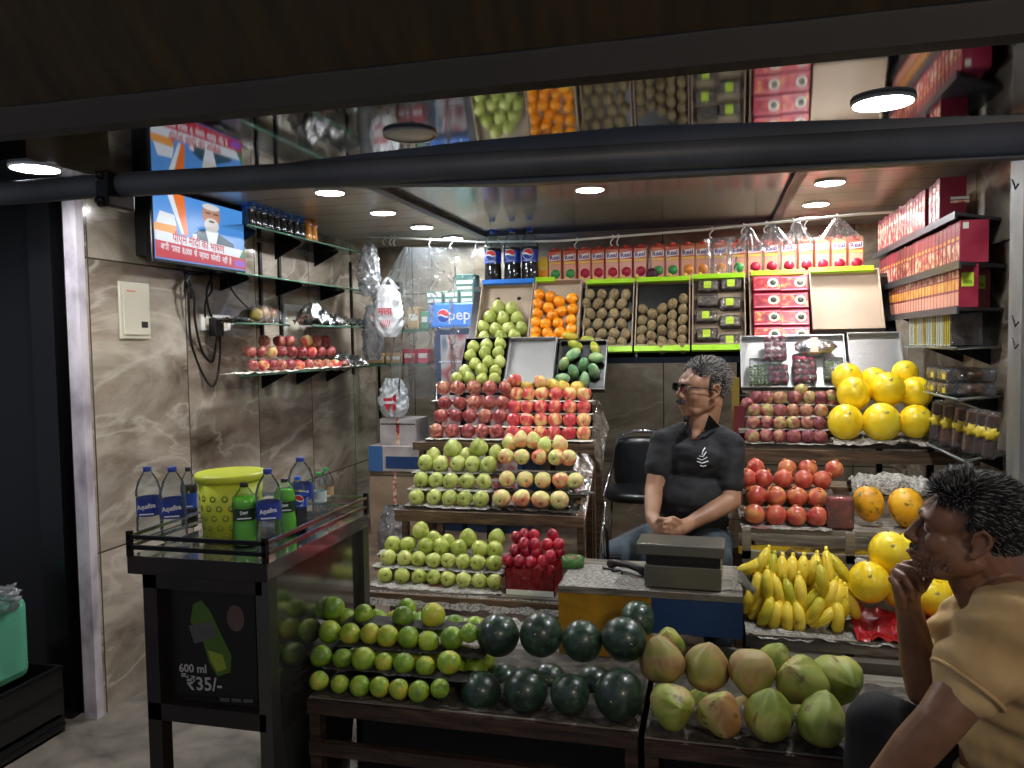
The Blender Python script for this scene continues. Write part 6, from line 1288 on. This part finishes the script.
# open collar and placket
def on(px,py,off=.003):
    h,n_=hit(tr,px,py); return (h if h is not None else PY(px,py,3.12))+(n_ if n_ is not None else Vector((0,-1,0)))*off
m=MB()
for tri in ([(689,418),(684,430),(690,441),(693,438),(690,428)],[(709,414),(719,428),(706,438),(694,441),(703,432)]):
    ps=[on(x,y,.010) for x,y in tri]; m.prism(ps,(0,-.006,0),'shirtblack')
m.tube([PY(686,420,3.14),PY(688,412,3.22),PY(700,409,3.31),PY(714,411,3.30),PY(713,418,3.2)],[.010,.014,.016,.014,.010],'shirtblack',8); m.build('collar',A)
V=[on(x,y,.004) for x,y in ((690,426),(706,424),(693.5,438.5))]; m=MB(); m.prism(V,(0,-.003,0),'skin_seller') ; m.build('open_neck',A)['label']='bare skin showing in the open collar'
m=MB()
for line in ([(697,461),(702,463),(708,461)],[(697,458),(702,460),(707,457)],[(699,456),(703,456.5),(706,452)],[(702,455),(703,451),(705,448.5)],[(700,465),(703,466),(706,465)]): m.tube([on(x,y,.004) for x,y in line],.0022,'labelwhite',5)
m.build('emblem',A)['label']='small white flame-like emblem on chest'
m=MB(); ball(m,PY(690,535,3.24),(.155,.13,.085),mat='jeans'); chain(m,[hipL,hipL.lerp(knL,.5)+Vector((0,0,.0)),knL,knL.lerp(anL,.5),anL+Vector((0,0,.03))],[.095,.088,.072,.062,.055],'jeans'); chain(m,[hipR,hipR.lerp(knR,.5),knR,knR.lerp(anR,.5),anR+Vector((0,0,.03))],[.095,.088,.074,.062,.055],'jeans')
tj=fuse(m,.008,'jeans',3,'trousers')
displace(tj,lambda c:.005*noise.noise(c*14))
put('trousers',tj,A)
hair('hair',A,H,('hairdark','hairgrey','hairlight',.62),2600,lambda d:.012+.012*max(0,d.z),lambda p:(p.z>.052 and p.x<.066) or (p.z>.0 and p.x<.012) or (p.z>-.035 and p.x<-.045) or (p.z>-.06 and p.x<-.075),3,back=-1.1)
m=MB(); rn=random.Random(5)
for i in range(420):
    y=rn.uniform(-.030,.030); a=Vector((.101-.35*abs(y),y,-.049+rn.uniform(-.005,.004)-.08*abs(y))); b2=a+Vector((.003,y*.18,-.010)); m.tube([H@a,H@b2],[.0016,.0006],rn.choice(('hairdark','hairdark','hairdark','hairgrey')),4)
m.build('moustache',A)
eyes(A,H)
m=MB()
for s in (-1,1):
    pts=[]
    for k in range(17):
        a=2*PI*k/16; c,s_=math.cos(a),math.sin(a); pts.append(H@Vector((.104-.012*abs(c*.5+.5) if False else .103,s*.033+.024*(abs(c)**.6)*(1 if c>0 else -1),.0+.0165*(abs(s_)**.6)*(1 if s_>0 else -1))))
    m.tube(pts,.0021,'black',6); m.tube([H@Vector((.103,s*.057,.006)),H@Vector((.05,s*.077,.006)),H@Vector((-.008,s*.084,.004)),H@Vector((-.022,s*.083,-.012))],.0022,'black',6)
m.tube([H@Vector((.103,-.009,.004)),H@Vector((.106,0,.006)),H@Vector((.103,.009,.004))],.002,'black',6); gl=m.build('glasses',A)
m=MB()
for s in (-1,1): m.box((.1025,s*.033-.022,-.0155),(.1035,s*.033+.022,.0155),'glass',T=H)
m.build('lens',gl)
m=MB()
for k in range(1): m.tube([H@Vector((.0985,-.018,-.0665)),H@Vector((.1000,0,-.0660)),H@Vector((.0985,.018,-.0665))],[.002,.004,.002],'lip',6)
m.build('mouth',A)
for a in (anL,anR):
    m=MB(); m.box((a.x-.045,a.y-.16,.252),(a.x+.045,a.y+.07,.268),'black',bev=.006); m.tube([(a.x-.04,a.y-.06,.27),(a.x,a.y-.06,.325),(a.x+.04,a.y-.06,.27)],.009,'black',6); m.build('sandal',A)
t=thing('stool','low round stool under the seated seller','stool',(PY(690,540,3.25).x,3.27,FZ)); sz=PY(690,540,3.25).z-.095-FZ
m=MB(); m.lathe([(0,sz-.03),(.17,sz-.03),(.175,sz-.015),(.17,sz),(0,sz)],'black',24); m.build('seat',t)
for k in range(4): a=PI/4+PI/2*k; m=MB(); m.tube([(.11*math.cos(a),.11*math.sin(a),sz-.03),(.15*math.cos(a),.15*math.sin(a),0)],.012,'chrome',8); m.build('leg',t)
# ------------------------------------------------------------------ customer
B=thing('person','man in tan t-shirt seen from the side, hand on chin, at right edge','person')
YB_=1.84; hc=PY(966,533,YB_); fwd=Vector((-1,.06,.20)).normalized(); up=Vector((.0,0,1)); left=up.cross(fwd).normalized(); up=fwd.cross(left)
H=Matrix((fwd,left,up)).transposed().to_4x4(); H.translation=hc
m=MB(); head(m,H); nb=PY(1010,590,1.86)
cap(m,H@Vector((-.04,0,-.03)),.058,nb,.068); cap(m,H@Vector((-.005,0,-.055)),.045,PY(985,598,1.85),.055); cap(m,H@Vector((-.005,0,-.07)),.03,PY(972,590,1.85),.035)
shN=PY(1006,632,1.66); elN=PY(941,720,1.60); wrN=PY(868,800,1.63); shF=PY(965,625,2.0); elF=PY(924,690,1.98); wrF=PY(908,604,1.93)
cap(m,nb,.07,PY(1018,665,1.85),.11); cap(m,PY(1018,665,1.85),.11,PY(1022,780,1.85),.12); cap(m,nb,.06,shN,.055); cap(m,nb,.06,shF,.05)
chain(m,[shN,shN.lerp(elN,.5),elN,elN.lerp(wrN,.35),wrN],[.056,.050,.043,.043,.029]); chain(m,[shF,elF,elF.lerp(wrF,.35),wrF],[.05,.040,.041,.027])
# near hand rests on the knee
hn=PY(846,824,1.64); cap(m,wrN,.027,hn,.03)
for k in range(4): a=hn+Vector((-.01,-.028+.019*k,0)); finger(m,[a,a+Vector((-.04,0,-.006)),a+Vector((-.062,0,-.028)),a+Vector((-.068,0,-.048))],.0098,.0078)
finger(m,[wrN.lerp(hn,.5),wrN.lerp(hn,.5)+Vector((-.005,-.04,-.005)),wrN.lerp(hn,.8)+Vector((-.02,-.055,-.012))],.0115,.009)
# far hand under the chin
cap(m,wrF,.027,PY(906,588,1.91),.030); cap(m,PY(905,590,1.91),.026,PY(902,577,1.90),.026); cap(m,PY(910,590,1.90),.024,PY(908,577,1.885),.022)
for pts in ([(905,564,1.90),(916,563,1.89),(926,571,1.88),(929,581,1.878)],[(899,567,1.89),(910,569,1.87),(919,579,1.862),(921,590,1.862)],[(895,572,1.88),(904,577,1.858),(911,588,1.85),(912,599,1.852)],[(892,579,1.872),(898,587,1.85),(903,598,1.845),(903,607,1.85)]): finger(m,[PY(*p) for p in pts],.0088,.0072)
finger(m,[PY(*p) for p in ((912,596,1.92),(922,588,1.93),(930,576,1.925))],.0125,.0095)
hpF=PY(1018,800,1.97);hpN=PY(1030,815,1.75);knF=PY(878,722,1.93);knN=PY(868,860,1.64); anF=Vector((knF.x-.03,knF.y+.03,.09)); anN=Vector((knN.x+.02,knN.y,.09))
chain(m,[PY(1022,780,1.85),hpF,knF,anF],[.12,.08,.05,.036]); chain(m,[PY(1022,780,1.85),hpN,knN,anN],[.12,.08,.05,.036])
for a in (anF,anN): cap(m,a,.036,a+Vector((-.13,0,-.05)),.028)
me=fuse(m,.0034,'skin_customer',2); put('body',me,B)
m=MB(); ball(m,PY(1018,668,1.84),(.128,.185,.15),mat='shirttan'); ball(m,PY(1020,730,1.84),(.122,.165,.15),mat='shirttan'); ball(m,PY(1024,790,1.84),(.132,.17,.10),mat='shirttan')
cap(m,nb+Vector((.012,0,-.045)),.088,PY(1018,650,1.84),.12,'shirttan')
chain(m,[nb+Vector((.01,-.03,-.05)),shN,shN.lerp(elN,.30),shN.lerp(elN,.52)],[.085,.084,.075,.071],'shirttan'); chain(m,[nb+Vector((0,.03,-.05)),shF,shF.lerp(elF,.55)],[.08,.07,.062],'shirttan')
sh=fuse(m,.006,'shirttan',3,'shirt')
dirA=(elN-shN).normalized()
def foldB(c):
    q=c-shN; s_=q.dot(dirA); side=q.dot(dirA.cross(Vector((0,1,0))))
    a=.0075*(math.sin(s_*85+side*28+3*noise.noise(c*6))-.2)*max(0,1-abs(s_-.06)/.16)
    b_=.008*math.sin((c.z*1.0+c.x*.55)*62+3.5*noise.noise(c*5))*max(0,min(1,(PZB-c.z)*6))
    return a+b_*.7+.009*noise.noise(Vector((c.x*9,c.y*9,c.z*12)))+.003*noise.noise(c*34)
PZB=shN.z-.08
displace(sh,foldB)
put('shirt',sh,B)
# hem bands and neckline
def ring(c,axis,r,th,mat,nm,sq=1.0,tilt=None):
    ax=Vector(axis).normalized(); a=ax.orthogonal().normalized(); b2=ax.cross(a); m=MB(); m.tube([Vector(c)+(a*math.cos(2*PI*k/28)+b2*math.sin(2*PI*k/28))*r for k in range(29)],th,mat,8,cap=False); return m.build(nm,B)
ring(shN.lerp(elN,.60),dirA,.0685,.0045,'shirttan','sleeve_hem')
ring(nb+Vector((.0,0,-.005)),(-.35,0,1),.083,.008,'shirttan','neckband')
m=MB(); ball(m,PY(1024,812,1.85),(.13,.165,.09),mat='trouserblack'); chain(m,[hpF,hpF.lerp(knF,.5),knF,knF.lerp(anF,.5),anF+Vector((0,0,.03))],[.098,.088,.07,.06,.055],'trouserblack'); chain(m,[hpN,hpN.lerp(knN,.5),knN,knN.lerp(anN,.5),anN+Vector((0,0,.03))],[.098,.088,.07,.06,.055],'trouserblack')
tj=fuse(m,.008,'trouserblack',3,'trousers')
displace(tj,lambda c:.006*noise.noise(c*12))
put('trousers',tj,B)
hair('hair',B,H,('hairdark','hairgrey','hairgrey',.22),10000,lambda d:.013+.016*max(0,d.z)+.012*max(0,d.x),lambda p:(p.z>.060 and p.x<.072) or (p.z>.022 and p.x<.022) or (p.z>-.03 and p.x<-.036) or (p.z>-.055 and p.x<-.062),11,cap_r=(.104,.081,.090),back=-1.3)
m=MB(); rn=random.Random(8)
for i in range(500):
    s=rn.choice((-1,1)); u_=rn.random()
    a=Vector((.085-.06*u_+rn.uniform(-.01,.01),s*(.030+.030*u_),-.055-.03*(1-u_)+rn.uniform(-.018,.018)))
    if i<150: y=rn.uniform(-.024,.024); a=Vector((.097-.3*abs(y),y,-.050+rn.uniform(-.004,.004)))
    m.tube([H@a,H@(a+Vector((.003,s*.003,-.004)))],[.0007,.0003],rn.choice(('hairdark','hairdark','hairgrey')),3)
m.build('stubble',B)
m=MB()
for s in (-1,1): m.tube([H@Vector((.084,s*.012,.022)),H@Vector((.084,s*.026,.027)),H@Vector((.074,s*.046,.024))],[.003,.0036,.002],'hairdark',6)
m.build('eyebrow',B)
eyes(B,H)
m=MB(); m.tube([H@Vector((.0965,-.019,-.0665)),H@Vector((.1005,0,-.0660)),H@Vector((.0965,.019,-.0665))],[.002,.0042,.002],'lip',6); m.build('mouth',B)
for a in (anF,anN): m=MB(); m.box((a.x-.19,a.y-.048,.0),(a.x+.06,a.y+.048,.03),'black',bev=.01); m.tube([(a.x-.09,a.y-.045,.03),(a.x-.09,a.y,.085),(a.x-.09,a.y+.045,.03)],.01,'black',6); m.build('sandal',B)
hp=PY(1024,812,1.85); t=thing('plastic_stool','dark stool under the customer in the tan t-shirt','stool',(hp.x+.02,1.85,0)); sz=hp.z-.10
m=MB(); m.box((-.16,-.16,sz-.03),(.16,.16,sz),'black',bev=.01); m.build('seat',t)
for sx in (-1,1):
    for sy in (-1,1): m=MB(); m.tube([(sx*.13,sy*.13,sz-.03),(sx*.15,sy*.15,0)],.016,'black',8); m.build('leg',t)
# ------------------------------------------------------------------ lights, world
def lamp(px,py,lit=True,label='',r=.064,Y=None,group=None,zc=None):
    zc=zc or ZC; p=PZ(px,py,zc); t=thing('downlight',label,'ceiling light',(p.x,p.y,zc-.012),group=group)
    m=MB(); m.lathe([(r,0),(r*1.06,0),(r*1.09,.006),(r*1.08,.012),(r,.012)],'lamp_ring',28,cap=False); m.build('rim',t)
    m=MB(); m.lathe([(0,.004),(r,.004),(r,.009),(0,.009)],'lamp_glow' if lit else 'lamp_ring',28); m.build('lens',t)
L8=[(330,191,'lit round downlight nearest the television, left ceiling row'),(383,211.5,'second lit downlight in left ceiling row behind the television'),(422,226,'third lit downlight in left ceiling row'),(453,237,'farthest lit downlight in left ceiling row, over the plastic curtain'),
 (590,188,'lit round downlight alone in the middle of the ceiling'),(830,181,'nearest of three lit downlights at the right side of rear ceiling'),(816,203,'middle of three lit downlights at right side of rear ceiling'),(808,217,'rearmost of three lit downlights at right side of rear ceiling'),
 ]
for x,y,l in L8: lamp(x,y,True,l,group='lit downlights')
lamp(883,100,True,'large bright downlight in front ceiling above the right-hand customer',r=.085)
lamp(35,166,True,'bright downlight at far left end of the front ceiling',r=.075,zc=2.13)
lamp(410,133,False,'unlit round downlight in the front mirror ceiling',r=.085)
ld=bpy.data.lights.new('added_fill_light','AREA'); ld.shape='DISK'; ld.size=1.2; ld.energy=34; ld.color=(1,.78,.55)  # unseen warm light added to brighten canopy, shirt and front tables
lo=bpy.data.objects.new('added_fill_light',ld); C.objects.link(lo); lo.location=(3.2,-3.4,4.2); lo.rotation_euler=(Vector((0,2,1))-lo.location).to_track_quat('-Z','Y').to_euler()
w=bpy.data.worlds.new('night'); bpy.context.scene.world=w; w.use_nodes=True
w.node_tree.nodes['Background'].inputs[0].default_value=(.55,.6,.75,1); w.node_tree.nodes['Background'].inputs[1].default_value=.15
sc=bpy.context.scene
sc.view_settings.view_transform='Standard'; sc.view_settings.look='None'; sc.view_settings.exposure=1.16; sc.view_settings.gamma=1; sc.view_settings.use_curve_mapping=False
sc.cycles.max_bounces=8; sc.cycles.transparent_max_bounces=24; sc.cycles.caustics_reflective=False; sc.cycles.caustics_refractive=False
sc.cycles.sample_clamp_indirect=4
